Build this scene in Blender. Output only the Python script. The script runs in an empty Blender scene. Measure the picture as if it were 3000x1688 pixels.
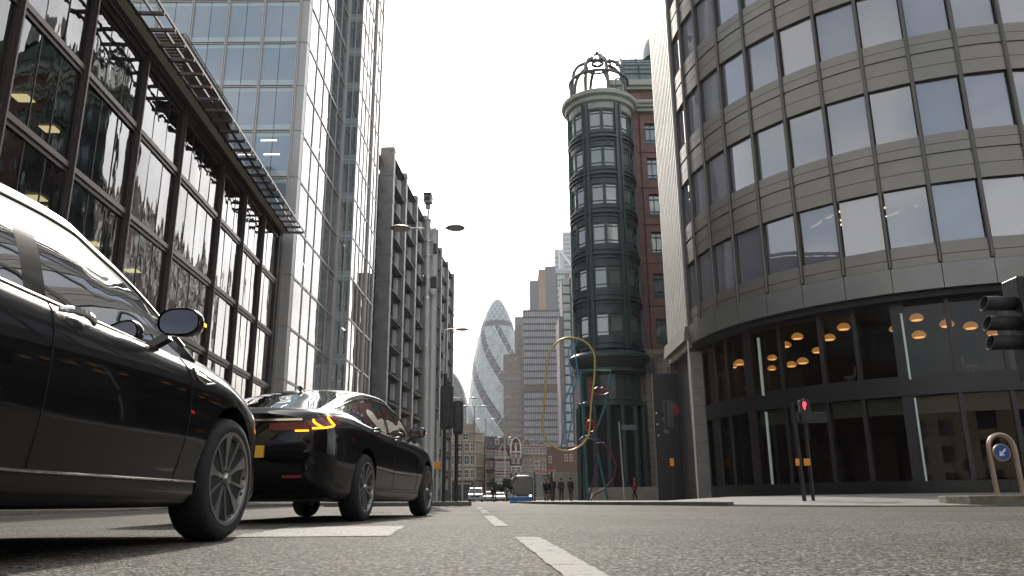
import bpy, bmesh, math, random
from mathutils import Vector, Matrix
R = math.radians
rnd = random.Random(7)
scene = bpy.context.scene
col = scene.collection

# ------------------------------------------------------------------ camera
cam_d = bpy.data.cameras.new("camera"); cam = bpy.data.objects.new("camera", cam_d); col.objects.link(cam)
cam_d.sensor_width = 36; cam_d.lens = 27.46; cam_d.clip_start = .05; cam_d.clip_end = 6000
cam.matrix_world = Matrix.Translation((0, 0, .21)) @ Matrix.Rotation(R(90 + 15.19), 4, 'X') @ Matrix.Rotation(R(-.42), 4, 'Z')
scene.camera = cam
# ------------------------------------------------------------------ sky and sun
SUN_EL, SUN_AZ = 37.0, -7.0          # azimuth measured from +Y towards +X
w = bpy.data.worlds.new("World"); scene.world = w; w.use_nodes = True
nt = w.node_tree; nt.nodes.clear()
N = nt.nodes.new; L = nt.links.new
out = N('ShaderNodeOutputWorld'); bg = N('ShaderNodeBackground'); L(bg.outputs[0], out.inputs[0])
sky = N('ShaderNodeTexSky'); sky.sky_type = 'NISHITA'; sky.sun_disc = False
sky.sun_elevation = R(SUN_EL); sky.sun_rotation = R(SUN_AZ); sky.air_density = 1.2; sky.dust_density = 4.0; sky.ozone_density = 1.2
tc = N('ShaderNodeTexCoord'); mp = N('ShaderNodeMapping'); L(tc.outputs['Generated'], mp.inputs[0]); mp.inputs['Scale'].default_value = (1, 1, 2.2)
nz = N('ShaderNodeTexNoise'); nz.inputs['Scale'].default_value = 2.6; nz.inputs['Detail'].default_value = 7; nz.inputs['Roughness'].default_value = .55
L(mp.outputs[0], nz.inputs[0])
cr = N('ShaderNodeValToRGB'); cr.color_ramp.elements[0].position = .40; cr.color_ramp.elements[1].position = .62
cr.color_ramp.elements[0].color = (.25, .25, .25, 1); cr.color_ramp.elements[1].color = (.95, .95, .95, 1)
L(nz.outputs[0], cr.inputs[0])
# cloud brightness follows the clear sky's own brightness
bw = N('ShaderNodeRGBToBW'); L(sky.outputs[0], bw.inputs[0])
mm = N('ShaderNodeMath'); mm.operation = 'MULTIPLY_ADD'; L(bw.outputs[0], mm.inputs[0]); mm.inputs[1].default_value = 1.15; mm.inputs[2].default_value = 3.4
cc = N('ShaderNodeCombineColor'); L(mm.outputs[0], cc.inputs[0]); L(mm.outputs[0], cc.inputs[1]); L(mm.outputs[0], cc.inputs[2])
mx = N('ShaderNodeMix'); mx.data_type = 'RGBA'; L(cr.outputs[0], mx.inputs[0]); L(sky.outputs[0], mx.inputs[6]); L(cc.outputs[0], mx.inputs[7])
L(mx.outputs[2], bg.inputs[0]); bg.inputs[1].default_value = .125
sd = bpy.data.lights.new("sun", 'SUN'); sun = bpy.data.objects.new("sun", sd); col.objects.link(sun)
sd.energy = 2.0; sd.angle = R(.5); sd.color = (1, .93, .82)
sv = Vector((math.sin(R(SUN_AZ)) * math.cos(R(SUN_EL)), math.cos(R(SUN_AZ)) * math.cos(R(SUN_EL)), math.sin(R(SUN_EL))))
sun.rotation_euler = sv.to_track_quat('Z', 'Y').to_euler(); sun.location = (0, 0, 80)
vs = scene.view_settings; vs.view_transform = 'Standard'; vs.look = 'None'; vs.gamma = 1; vs.exposure = .95; vs.use_curve_mapping = False
scene.cycles.max_bounces = 8; scene.cycles.glossy_bounces = 4; scene.cycles.transparent_max_bounces = 16; scene.cycles.diffuse_bounces = 3
scene.cycles.volume_bounces = 0

# ------------------------------------------------------------------ helpers
class MB:
    """collects shapes for ONE mesh"""
    def __init__(s): s.v = []; s.f = []; s.starts = []; s.fstarts = []
    def add(s, vs, fs):
        o = len(s.v); s.starts.append(o); s.fstarts.append(len(s.f)); s.v += [tuple(p) for p in vs]; s.f += [tuple(i + o for i in f) for f in fs]; return s
    def box(s, x0, x1, y0, y1, z0, z1):
        return s.add([(x0,y0,z0),(x1,y0,z0),(x1,y1,z0),(x0,y1,z0),(x0,y0,z1),(x1,y0,z1),(x1,y1,z1),(x0,y1,z1)],
                     [(0,3,2,1),(4,5,6,7),(0,1,5,4),(1,2,6,5),(2,3,7,6),(3,0,4,7)])
    def obox(s, c, ax, ay, az):           # oriented box, half-vectors
        c, ax, ay, az = map(Vector, (c, ax, ay, az))
        P = [c + ax*i + ay*j + az*k for k in (-1, 1) for (i, j) in ((-1,-1),(1,-1),(1,1),(-1,1))]
        return s.add(P, [(0,3,2,1),(4,5,6,7),(0,1,5,4),(1,2,6,5),(2,3,7,6),(3,0,4,7)])
    def bar(s, a, b, wx, wz, up=(0,0,1)):  # rectangular bar from a to b
        a, b, up = Vector(a), Vector(b), Vector(up); d = (b - a).normalized()
        if abs(d.dot(up)) > .99: up = Vector((0, 1, 0))
        sx = d.cross(up).normalized(); sz = sx.cross(d)
        return s.obox((a+b)/2, sx*wx/2, (b-a)/2, sz*wz/2)
    def quad(s, a, b, c, d): return s.add([a, b, c, d], [(0,1,2,3)])
    def prism(s, poly, z0, z1):
        n = len(poly)
        return s.add([(x,y,z0) for x,y in poly] + [(x,y,z1) for x,y in poly],
                     [tuple(range(n-1,-1,-1)), tuple(range(n,2*n))] + [(i,(i+1)%n,n+(i+1)%n,n+i) for i in range(n)])
    def prism_y(s, poly, y0, y1):          # poly in x,z extruded along y
        n = len(poly)
        return s.add([(x,y0,z) for x,z in poly] + [(x,y1,z) for x,z in poly],
                     [tuple(range(n)), tuple(range(2*n-1,n-1,-1))] + [(i,n+i,n+(i+1)%n,(i+1)%n) for i in range(n)])
    def cyl(s, a, b, r0, r1=None, n=12, cap=True):
        return s.tube([a, b], [r0, r0 if r1 is None else r1], n, cap)
    def tube(s, pts, r, n=8, cap=True, closed=False):
        pts = [Vector(p) for p in pts]; m = len(pts)
        rs = r if isinstance(r, (list, tuple)) else [r]*m
        V = []; prev = None
        for i, p in enumerate(pts):
            if closed: d = pts[(i+1) % m] - pts[i-1]
            else: d = pts[min(i+1, m-1)] - pts[max(i-1, 0)]
            d.normalize()
            if prev is None:
                up = Vector((0,0,1)) if abs(d.z) < .95 else Vector((1,0,0))
                sx = d.cross(up).normalized()
            else:
                sx = (prev - d*prev.dot(d)).normalized()
            prev = sx; sy = d.cross(sx)
            V += [p + (sx*math.cos(2*math.pi*k/n) + sy*math.sin(2*math.pi*k/n))*rs[i] for k in range(n)]
        F = []
        for i in range(m if closed else m-1):
            j = (i+1) % m
            F += [(i*n+k, i*n+(k+1)%n, j*n+(k+1)%n, j*n+k) for k in range(n)]
        if cap and not closed: F += [tuple(range(n-1,-1,-1)), tuple(range((m-1)*n, m*n))]
        return s.add(V, F)
    def lathe(s, prof, c=(0,0,0), axis='Z', n=24, a0=0, a1=2*math.pi):
        full = abs(a1-a0-2*math.pi) < 1e-6; m = len(prof); k = n if full else n+1
        V = []
        for i in range(k):
            a = a0+(a1-a0)*i/n; ca, sa = math.cos(a), math.sin(a)
            for r, h in prof:
                if axis == 'Z': V.append((c[0]+r*ca, c[1]+r*sa, c[2]+h))
                elif axis == 'X': V.append((c[0]+h, c[1]+r*ca, c[2]+r*sa))
                else: V.append((c[0]+r*ca, c[1]+h, c[2]-r*sa))
        F = []
        for i in range(n):
            j = (i+1) % k
            for q in range(m-1): F.append((i*m+q, j*m+q, j*m+q+1, i*m+q+1))
        return s.add(V, F)
    def ell(s, c, rx, ry, rz, n=14, m=8):
        return s.add([(c[0]+rx*math.sin(math.pi*i/m)*math.cos(2*math.pi*k/n), c[1]+ry*math.sin(math.pi*i/m)*math.sin(2*math.pi*k/n), c[2]+rz*math.cos(math.pi*i/m)) for i in range(m+1) for k in range(n)],
                     [(i*n+k, (i+1)*n+k, (i+1)*n+(k+1)%n, i*n+(k+1)%n) for i in range(m) for k in range(n)])
    def grid(s, P):                        # P[i][j] points
        a, b = len(P), len(P[0])
        return s.add([q for r in P for q in r], [(i*b+j, i*b+j+1, (i+1)*b+j+1, (i+1)*b+j) for i in range(a-1) for j in range(b-1)])
    def build(s, name, mat, parent=None, smooth=False, bevel=0, label=None, angle=40, each=0):
        if each:                           # every connected run of `each` shapes becomes an object of its own
            out = []; st = s.starts + [len(s.v)]; fs = s.fstarts + [len(s.f)]
            for i in range(0, len(s.starts), each):
                j = min(i+each, len(s.starts)); o_ = MB(); b0 = st[i]; o_.v = s.v[b0:st[j]]; o_.f = [tuple(q-b0 for q in f) for f in s.f[fs[i]:fs[j]]]
                out.append(o_.build(name, mat, parent, smooth, bevel, label, angle))
            return out
        me = bpy.data.meshes.new(name); me.from_pydata(s.v, [], s.f); me.update()
        o = bpy.data.objects.new(name, me); col.objects.link(o)
        if mat: me.materials.append(mat)
        if parent: o.parent = parent
        if label: o['label'] = label
        if smooth:
            bm = bmesh.new(); bm.from_mesh(me); bmesh.ops.remove_doubles(bm, verts=bm.verts, dist=1e-5)
            for e in bm.edges:
                if len(e.link_faces) == 2 and e.calc_face_angle(0) > R(angle): e.smooth = False
            for f in bm.faces: f.smooth = True
            bm.to_mesh(me); bm.free()
        if bevel:
            b = o.modifiers.new('bevel', 'BEVEL'); b.width = bevel; b.segments = 2; b.limit_method = 'ANGLE'
        return o
def tag(o, label, cat, group=None, kind=None):
    o['label'] = label; o['category'] = cat
    if group: o['group'] = group
    if kind: o['kind'] = kind
    return o
def thing(name, label, cat, loc=(0,0,0), rz=0, group=None):
    o = bpy.data.objects.new(name, None); col.objects.link(o); o.empty_display_size = .3
    o.location = loc; o.rotation_euler = (0, 0, rz); return tag(o, label, cat, group)
def struct(o): o['kind'] = 'structure'; return o
def kids(o): return [c for c in bpy.data.objects if c.parent == o]
def copy_tree(o, parent=None):
    c = o.copy(); col.objects.link(c); c.parent = parent
    for ch in kids(o): copy_tree(ch, c)
    return c
def copy_thing(o, loc, rz=None, label=None):
    c = copy_tree(o); c.location = loc
    if rz is not None: c.rotation_euler = (0, 0, rz)
    if label: c['label'] = label
    return c
def text(name, body, size, mat, parent, loc, rot, depth=.01, align='CENTER', sx=1):
    cu = bpy.data.curves.new(name, 'FONT'); cu.body = body; cu.size = size; cu.extrude = depth; cu.align_x = align; cu.align_y = 'CENTER'
    t = bpy.data.objects.new(name, cu); col.objects.link(t)
    dg = bpy.context.evaluated_depsgraph_get(); me = bpy.data.meshes.new_from_object(t.evaluated_get(dg))
    bpy.data.objects.remove(t); o = bpy.data.objects.new(name, me); col.objects.link(o)
    me.materials.clear(); me.materials.append(mat); o.parent = parent; o.location = loc; o.rotation_euler = rot; o.scale = (sx, 1, 1)
    return o

# ------------------------------------------------------------------ materials
MATS = {}
def mat(name, c=(.5,.5,.5), rough=.5, metal=0, var=0, vs=1.0, bump=0, bs=20, coat=0, spec=.5, c2=None, stretch=(1,1,1), detail=5, ior=1.5):
    if name in MATS: return MATS[name]
    m = bpy.data.materials.new(name); m.use_nodes = True; t = m.node_tree; b = t.nodes['Principled BSDF']
    b.inputs['Base Color'].default_value = (*c, 1); b.inputs['Roughness'].default_value = rough; b.inputs['Metallic'].default_value = metal
    b.inputs['Coat Weight'].default_value = coat; b.inputs['Coat Roughness'].default_value = .02; b.inputs['Specular IOR Level'].default_value = spec; b.inputs['IOR'].default_value = ior
    tc = t.nodes.new('ShaderNodeTexCoord'); mp = t.nodes.new('ShaderNodeMapping'); mp.inputs['Scale'].default_value = stretch
    t.links.new(tc.outputs['Object'], mp.inputs[0])
    if var or c2:
        n = t.nodes.new('ShaderNodeTexNoise'); n.inputs['Scale'].default_value = vs; n.inputs['Detail'].default_value = detail; n.inputs['Roughness'].default_value = .6
        t.links.new(mp.outputs[0], n.inputs[0])
        r = t.nodes.new('ShaderNodeValToRGB'); r.color_ramp.elements[0].position = .3; r.color_ramp.elements[1].position = .7
        a = [x*(1-var) for x in c]; d = c2 or [min(1, x*(1+var)) for x in c]
        r.color_ramp.elements[0].color = (*a, 1); r.color_ramp.elements[1].color = (*d, 1)
        t.links.new(n.outputs[0], r.inputs[0]); t.links.new(r.outputs[0], b.inputs['Base Color'])
    if bump:
        n2 = t.nodes.new('ShaderNodeTexNoise'); n2.inputs['Scale'].default_value = bs; n2.inputs['Detail'].default_value = 4
        t.links.new(mp.outputs[0], n2.inputs[0])
        bn = t.nodes.new('ShaderNodeBump'); bn.inputs['Strength'].default_value = bump; bn.inputs['Distance'].default_value = .05
        t.links.new(n2.outputs[0], bn.inputs['Height']); t.links.new(bn.outputs[0], b.inputs['Normal'])
    MATS[name] = m; return m
def emit(name, c, s=1):
    if name in MATS: return MATS[name]
    m = bpy.data.materials.new(name); m.use_nodes = True; b = m.node_tree.nodes['Principled BSDF']
    b.inputs['Base Color'].default_value = (*[x*.5 for x in c], 1); b.inputs['Emission Color'].default_value = (*c, 1); b.inputs['Emission Strength'].default_value = s
    MATS[name] = m; return m
def glass(name, tint=(.3,.34,.3), ior=1.7, wave=0, wscale=1.0, stretch=(1,1,.3), rough=.0, refl=(1,1,1), base=None, basef=0, dist=.05):
    """see-through architectural glass: fresnel mix of a tinted transparent and a mirror, optional wavy bump"""
    if name in MATS: return MATS[name]
    m = bpy.data.materials.new(name); m.use_nodes = True; t = m.node_tree; t.nodes.clear(); n = t.nodes.new; l = t.links.new
    o = n('ShaderNodeOutputMaterial'); mx = n('ShaderNodeMixShader'); tr = n('ShaderNodeBsdfTransparent'); gl = n('ShaderNodeBsdfGlossy'); fr = n('ShaderNodeFresnel')
    tr.inputs[0].default_value = (*tint, 1); gl.inputs[0].default_value = (*refl, 1); gl.inputs['Roughness'].default_value = rough; fr.inputs['IOR'].default_value = ior
    l(fr.outputs[0], mx.inputs[0]); l(gl.outputs[0], mx.inputs[2])
    if base is None: l(tr.outputs[0], mx.inputs[1])
    else:
        df = n('ShaderNodeBsdfDiffuse'); df.inputs[0].default_value = (*base, 1); m2 = n('ShaderNodeMixShader'); m2.inputs[0].default_value = basef
        l(tr.outputs[0], m2.inputs[1]); l(df.outputs[0], m2.inputs[2]); l(m2.outputs[0], mx.inputs[1])
    l(mx.outputs[0], o.inputs[0])
    if wave:
        tc = n('ShaderNodeTexCoord'); mp = n('ShaderNodeMapping'); mp.inputs['Scale'].default_value = stretch; l(tc.outputs['Object'], mp.inputs[0])
        nz = n('ShaderNodeTexNoise'); nz.inputs['Scale'].default_value = wscale; nz.inputs['Detail'].default_value = 2; nz.inputs['Roughness'].default_value = .4; l(mp.outputs[0], nz.inputs[0])
        bn = n('ShaderNodeBump'); bn.inputs['Strength'].default_value = wave; bn.inputs['Distance'].default_value = dist; l(nz.outputs[0], bn.inputs['Height']); l(bn.outputs[0], gl.inputs['Normal'])
    MATS[name] = m; return m

DARK = mat('dark_void', (.02,.02,.02), .9)
BLACK = mat('black_paint', (.012,.012,.013), .35, bump=.1, bs=60)
BLACKM = mat('black_matt', (.02,.02,.021), .7)
STEEL = mat('brushed_steel', (.5,.48,.45), .28, 1, var=.12, vs=12)
CHROME = mat('chrome', (.85,.85,.85), .06, 1)
RUBBER = mat('tyre_rubber', (.018,.018,.018), .75, bump=.25, bs=70)
WHITEP = mat('white_paint_metal', (.75,.75,.74), .35)
# ================================================================== GROUND
def voro_asphalt():
    m = bpy.data.materials.new('asphalt'); m.use_nodes = True; t = m.node_tree; b = t.nodes['Principled BSDF']; n = t.nodes.new; l = t.links.new
    tc = n('ShaderNodeTexCoord')
    v = n('ShaderNodeTexVoronoi'); v.inputs['Scale'].default_value = 78; v.inputs['Randomness'].default_value = 1; l(tc.outputs['Object'], v.inputs['Vector'])
    v2 = n('ShaderNodeTexVoronoi'); v2.inputs['Scale'].default_value = 55; l(tc.outputs['Object'], v2.inputs['Vector'])
    nb = n('ShaderNodeTexNoise'); nb.inputs['Scale'].default_value = .45; nb.inputs['Detail'].default_value = 6; l(tc.outputs['Object'], nb.inputs['Vector'])
    nf = n('ShaderNodeTexNoise'); nf.inputs['Scale'].default_value = 30; nf.inputs['Detail'].default_value = 5; l(tc.outputs['Object'], nf.inputs['Vector'])
    r = n('ShaderNodeValToRGB'); e = r.color_ramp.elements; e[0].position = .22; e[0].color = (.016,.015,.013,1); e[1].position = .82; e[1].color = (.27,.24,.195,1)
    x = r.color_ramp.elements.new(.52); x.color = (.046,.041,.034,1)
    bwn = n('ShaderNodeRGBToBW'); l(v.outputs['Color'], bwn.inputs[0]); l(bwn.outputs[0], r.inputs[0])
    r2 = n('ShaderNodeValToRGB'); r2.color_ramp.elements[0].position = .3; r2.color_ramp.elements[0].color = (.62,.61,.6,1); r2.color_ramp.elements[1].position = .7; r2.color_ramp.elements[1].color = (1.12,1.12,1.1,1)
    l(nb.outputs[0], r2.inputs[0])
    mu = n('ShaderNodeMix'); mu.data_type = 'RGBA'; mu.blend_type = 'MULTIPLY'; mu.inputs[0].default_value = 1; l(r.outputs[0], mu.inputs[6]); l(r2.outputs[0], mu.inputs[7])
    l(mu.outputs[2], b.inputs['Base Color']); b.inputs['Roughness'].default_value = .72; b.inputs['Specular IOR Level'].default_value = .25
    ad = n('ShaderNodeMath'); ad.operation = 'ADD'; l(v.outputs['Distance'], ad.inputs[0])
    ml = n('ShaderNodeMath'); ml.operation = 'MULTIPLY'; ml.inputs[1].default_value = .9; l(v2.outputs['Distance'], ml.inputs[0]); l(ml.outputs[0], ad.inputs[1])
    bn = n('ShaderNodeBump'); bn.invert = True; bn.inputs['Strength'].default_value = 1; bn.inputs['Distance'].default_value = .011; l(ad.outputs[0], bn.inputs['Height'])
    l(bn.outputs[0], b.inputs['Normal']); return m
ASPH = voro_asphalt()
def slab_mat(name, c, bw_, bh, mortar=.01, var=.15, rough=.75):
    m = bpy.data.materials.new(name); m.use_nodes = True; t = m.node_tree; b = t.nodes['Principled BSDF']; n = t.nodes.new; l = t.links.new
    tc = n('ShaderNodeTexCoord'); br = n('ShaderNodeTexBrick'); l(tc.outputs['Object'], br.inputs['Vector'])
    br.inputs['Scale'].default_value = 1; br.inputs['Brick Width'].default_value = bw_; br.inputs['Row Height'].default_value = bh; br.inputs['Mortar Size'].default_value = mortar
    br.inputs['Color1'].default_value = (*[x*(1-var) for x in c], 1); br.inputs['Color2'].default_value = (*[x*(1+var) for x in c], 1); br.inputs['Mortar'].default_value = (*[x*.35 for x in c], 1)
    nz = n('ShaderNodeTexNoise'); nz.inputs['Scale'].default_value = 3; nz.inputs['Detail'].default_value = 8; l(tc.outputs['Object'], nz.inputs['Vector'])
    r2 = n('ShaderNodeValToRGB'); r2.color_ramp.elements[0].position = .3; r2.color_ramp.elements[0].color = (.7,.7,.7,1); r2.color_ramp.elements[1].position = .7; r2.color_ramp.elements[1].color = (1.1,1.1,1.1,1); l(nz.outputs[0], r2.inputs[0])
    mu = n('ShaderNodeMix'); mu.data_type = 'RGBA'; mu.blend_type = 'MULTIPLY'; mu.inputs[0].default_value = 1; l(br.outputs['Color'], mu.inputs[6]); l(r2.outputs[0], mu.inputs[7])
    l(mu.outputs[2], b.inputs['Base Color']); b.inputs['Roughness'].default_value = rough
    bn = n('ShaderNodeBump'); bn.inputs['Strength'].default_value = .4; bn.inputs['Distance'].default_value = .01; bn.invert = True; l(br.outputs['Fac'], bn.inputs['Height']); l(bn.outputs[0], b.inputs['Normal'])
    return m
PAVE = slab_mat('york_paving', (.20,.18,.155), .9, .6)
SETTS = slab_mat('granite_setts', (.21,.205,.19), .22, .12, .012, .25)
KERB = mat('kerb_granite', (.12,.115,.10), .7, var=.25, vs=6, bump=.2, bs=40)
ROADW = None
def paint_mat():
    m = bpy.data.materials.new('worn_road_paint'); m.use_nodes = True; t = m.node_tree; b = t.nodes['Principled BSDF']; n = t.nodes.new; l = t.links.new
    tc = n('ShaderNodeTexCoord'); nz = n('ShaderNodeTexNoise'); nz.inputs['Scale'].default_value = 9; nz.inputs['Detail'].default_value = 9; nz.inputs['Roughness'].default_value = .7; l(tc.outputs['Object'], nz.inputs['Vector'])
    r = n('ShaderNodeValToRGB'); r.color_ramp.elements[0].position = .37; r.color_ramp.elements[0].color = (.10,.095,.085,1); r.color_ramp.elements[1].position = .45; r.color_ramp.elements[1].color = (.30,.285,.25,1)
    l(nz.outputs[0], r.inputs[0]); l(r.outputs[0], b.inputs['Base Color']); b.inputs['Roughness'].default_value = .8; b.inputs['Specular IOR Level'].default_value = .2
    v = n('ShaderNodeTexVoronoi'); v.inputs['Scale'].default_value = 90; l(tc.outputs['Object'], v.inputs['Vector'])
    bn = n('ShaderNodeBump'); bn.inputs['Strength'].default_value = .5; bn.inputs['Distance'].default_value = .003; l(v.outputs['Distance'], bn.inputs['Height']); l(bn.outputs[0], b.inputs['Normal'])
    return m
RPAINT = paint_mat()
def worn_mat():   # badly worn patch: bare asphalt shows through in cells
    m = bpy.data.materials.new('cracked_road_paint'); m.use_nodes = True; t = m.node_tree; b = t.nodes['Principled BSDF']; n = t.nodes.new; l = t.links.new
    tc = n('ShaderNodeTexCoord'); mp = n('ShaderNodeMapping'); mp.inputs['Scale'].default_value = (1, .6, 1); l(tc.outputs['Object'], mp.inputs[0])
    v = n('ShaderNodeTexVoronoi'); v.feature = 'DISTANCE_TO_EDGE'; v.inputs['Scale'].default_value = 22; l(mp.outputs[0], v.inputs['Vector'])
    nz = n('ShaderNodeTexNoise'); nz.inputs['Scale'].default_value = 5; nz.inputs['Detail'].default_value = 6; l(tc.outputs['Object'], nz.inputs['Vector'])
    ml = n('ShaderNodeMath'); ml.operation = 'MULTIPLY_ADD'; l(nz.outputs[0], ml.inputs[0]); ml.inputs[1].default_value = .25; l(v.outputs[0], ml.inputs[2])
    r = n('ShaderNodeValToRGB'); r.color_ramp.elements[0].position = .17; r.color_ramp.elements[0].color = (.12,.115,.1,1); r.color_ramp.elements[1].position = .30; r.color_ramp.elements[1].color = (.25,.24,.215,1)
    l(ml.outputs[0], r.inputs[0]); l(r.outputs[0], b.inputs['Base Color']); b.inputs['Roughness'].default_value = .7; b.inputs['Specular IOR Level'].default_value = .25
    bn = n('ShaderNodeBump'); bn.inputs['Strength'].default_value = .6; bn.inputs['Distance'].default_value = .006; l(ml.outputs[0], bn.inputs['Height']); l(bn.outputs[0], b.inputs['Normal'])
    return m
WORN = worn_mat()
GROUNDM = mat('far_ground', (.09,.088,.082), .85, var=.2, vs=.05)
struct(MB().quad((-1500,-300,-.012),(1500,-300,-.012),(1500,2500,-.012),(-1500,2500,-.012)).build('ground', GROUNDM))
# road: one sheet with a gentle fall away at the far end hidden by traffic
struct(MB().quad((-60,-12,0),(60,-12,0),(60,240,0),(-60,240,0)).build('road', ASPH))
# left pavement (kerb runs along the street, slightly splayed)
def slab(name, poly, z, m, kerb=True, kw=.15):
    o = MB(); n = len(poly)
    o.add([(x,y,z) for x,y in poly], [tuple(range(n))]); struct(o.build(name, m))
def kerb_line(pts, z, kw=.16):
    o = MB(); rr = random.Random(3)
    for (a, b) in zip(pts, pts[1:]):
        a, b = Vector((*a, 0)), Vector((*b, 0)); Lh = (b-a).length; d = (b-a)/Lh; nn = Vector((-d.y, d.x, 0)); k = max(1, int(Lh/.92))
        for i in range(k):
            p, q = a + d*(Lh*i/k + .004), a + d*(Lh*(i+1)/k - .004); j = rr.uniform(-.003, .003)
            o.prism([(p.x,p.y),(q.x,q.y),(q.x+nn.x*kw,q.y+nn.y*kw),(p.x+nn.x*kw,p.y+nn.y*kw)][::1], -.005, z + j + .004)
    return struct(o.build('kerb', KERB, bevel=.012))
LK = [(-9.0,-12),(-9.0,14.0),(-10.6,24.5),(-11.0,40),(-11.2,60),(-9.6,90),(-7,150),(-6,240)]
slab('pavement', [(-60,-12)] + [(x-.1,y) for x,y in LK] + [(-60,240)], .12, PAVE)
kerb_line(LK, .12)
# right pavement, rising gently to the buildings
RK = [(1.6,240),(1.0,120),(.2,56),(.9,44),(2.2,36),(4.4,28.5),(6.0,22.6),(8.3,18.6),(12,16.6),(20,15.2),(60,13)]
def rz_(x, y):     # height of the right pavement
    return .115
P = [(x+.12,y) for x,y in RK[:5]]+[(x+.05,y+.12) for x,y in RK[5:]]
slab('pavement', P[:6] + [(8.0,40),(9.5,44),(60,44),(60,240)], .12, PAVE)
KB = [(4.45,28.6,.12),(6.05,22.7,.05),(8.35,18.75,.03),(12,16.8,.03),(20,15.4,.03),(60,13.2,.03)]; IN = [(8.0,40,.12),(9.7,37.0,.28),(12.0,32.6,.33),(16,29.7,.35),(22.5,28.9,.35),(60,30,.35)]
def ramp(t0, t1, name, m, dz=0):
    A_ = [Vector(a).lerp(Vector(b), t0)+Vector((0,0,dz)) for a, b in zip(KB, IN)]; B_ = [Vector(a).lerp(Vector(b), t1)+Vector((0,0,dz)) for a, b in zip(KB, IN)]
    struct(MB().grid([A_, B_]).build(name, m))
ramp(.38, 1, 'pavement', PAVE); ramp(0, .38, 'paving', SETTS)
kerb_line(RK[:7], .12)
kerb_line(RK[6:], .03)      # dropped kerb at the crossing
# strip of granite setts along the dropped kerb
False and slab('setts', [(6.15,22.75),(8.4,18.8),(12,16.85),(20,15.5),(34,14.3),(34,19.5),(20,21.5),(11,23.5),(8,26)], .127, SETTS)
# painted markings: edge of each dash follows the worn centre line
def dash(pts, m=RPAINT, name='lane_marking', z=.004, seg=14, jit=.006, label='', group='white lane markings on the road'):
    a, b, c, d = [Vector((*p, z)) for p in pts]; rr = random.Random(int(pts[0][1]*100)); rows = []
    for i in range(seg+1):
        t = i/seg; l_ = a.lerp(d, t); r_ = b.lerp(c, t)
        rows.append([l_ + Vector((rr.uniform(-jit, jit), 0, 0)), r_ + Vector((rr.uniform(-jit, jit), 0, 0))])
    return tag(MB().grid(rows).build(name, m), label, 'road marking', group)
dash([(.205,1.2),(.32,1.2),(.15,4.72),(0.0,4.76)], seg=40, label='nearest and largest white dash of the centre line, closest to the viewer')
dash([(-.16,6.75),(-.04,6.75),(-.28,11.1),(-.41,11.1)], seg=30, label='second white dash of the centre line, just beyond the nearest one')
dash([(-.52,13.6),(-.40,13.6),(-.62,18),(-.75,18)], label='third white dash of the centre line, thin with distance'); dash([(-.9,20.5),(-.78,20.5),(-1.0,25),(-1.13,25)], label='farthest white dash of the centre line, near the traffic island')
dash([(-1.75,5.0),(-.76,5.03),(-.93,7.0),(-1.88,6.9)], WORN, 'worn_paint_patch', seg=24, jit=.02, label='wide cracked patch of white road paint beside the front wheel of the near car', group=None)
dash([(-7.6,8.2),(-7.48,8.2),(-8.2,14.5),(-8.32,14.5)], label='thin white line on the road seen beneath the near black car'); dash([(-4.7,17),(-4.58,17),(-5.0,30),(-5.12,30)], label='thin white line on the road seen beneath the second black car')
dash([(-3.4,23.8),(-1.2,24.6),(-1.2,24.9),(-3.4,24.1)], label='white line crossing the road in front of the traffic island'); dash([(-8.9,15),(-8.8,15),(-9.8,24),(-9.9,24)], label='thin white edge line along the far kerb behind the black cars')
# ================================================================== BUILDINGS, LEFT
def many_windows(ws, root, mk, eye=Vector((0,0,.21)), lim=96):
    """ws: list of (world centre, size, builder(list of MB)); the largest become parts, the rest one stuff part"""
    ws = sorted(ws, key=lambda q: -q[1]/max(1, (Vector(q[0])-eye).length_squared))
    return ws[:lim], ws[lim:]
BRONZE = mat('bronze_cladding', (.075,.055,.048), .38, .35, var=.12, vs=3, bump=.05, bs=10)
BRONZE2 = mat('bronze_dark', (.04,.032,.03), .5, .2)
SOFFIT = mat('cream_soffit', (.52,.49,.43), .6, var=.15, vs=2)
GLASS_A = glass('office_glass_wavy', (.34,.38,.34), 2.1, wave=.2, wscale=.9, stretch=(1.5,1.0,.6), dist=.06)
INT_D = mat('office_interior', (.075,.085,.065), .8, var=.4, vs=.7)
INT_FL = mat('office_ceiling', (.16,.17,.14), .8)
WARM = emit('warm_ceiling_light', (1,.76,.44), 1.0)
COOL = emit('cool_strip_light', (1,.93,.8), 2.6)

def frame_local(u0, u1, z0, z1, t, y0, y1, o=None):
    o = o or MB(); o.box(u0, u1, y0, y1, z0, z0+t); o.box(u0, u1, y0, y1, z1-t, z1); o.box(u0, u0+t, y0, y1, z0+t, z1-t); o.box(u1-t, u1, y0, y1, z0+t, z1-t); return o

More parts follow.
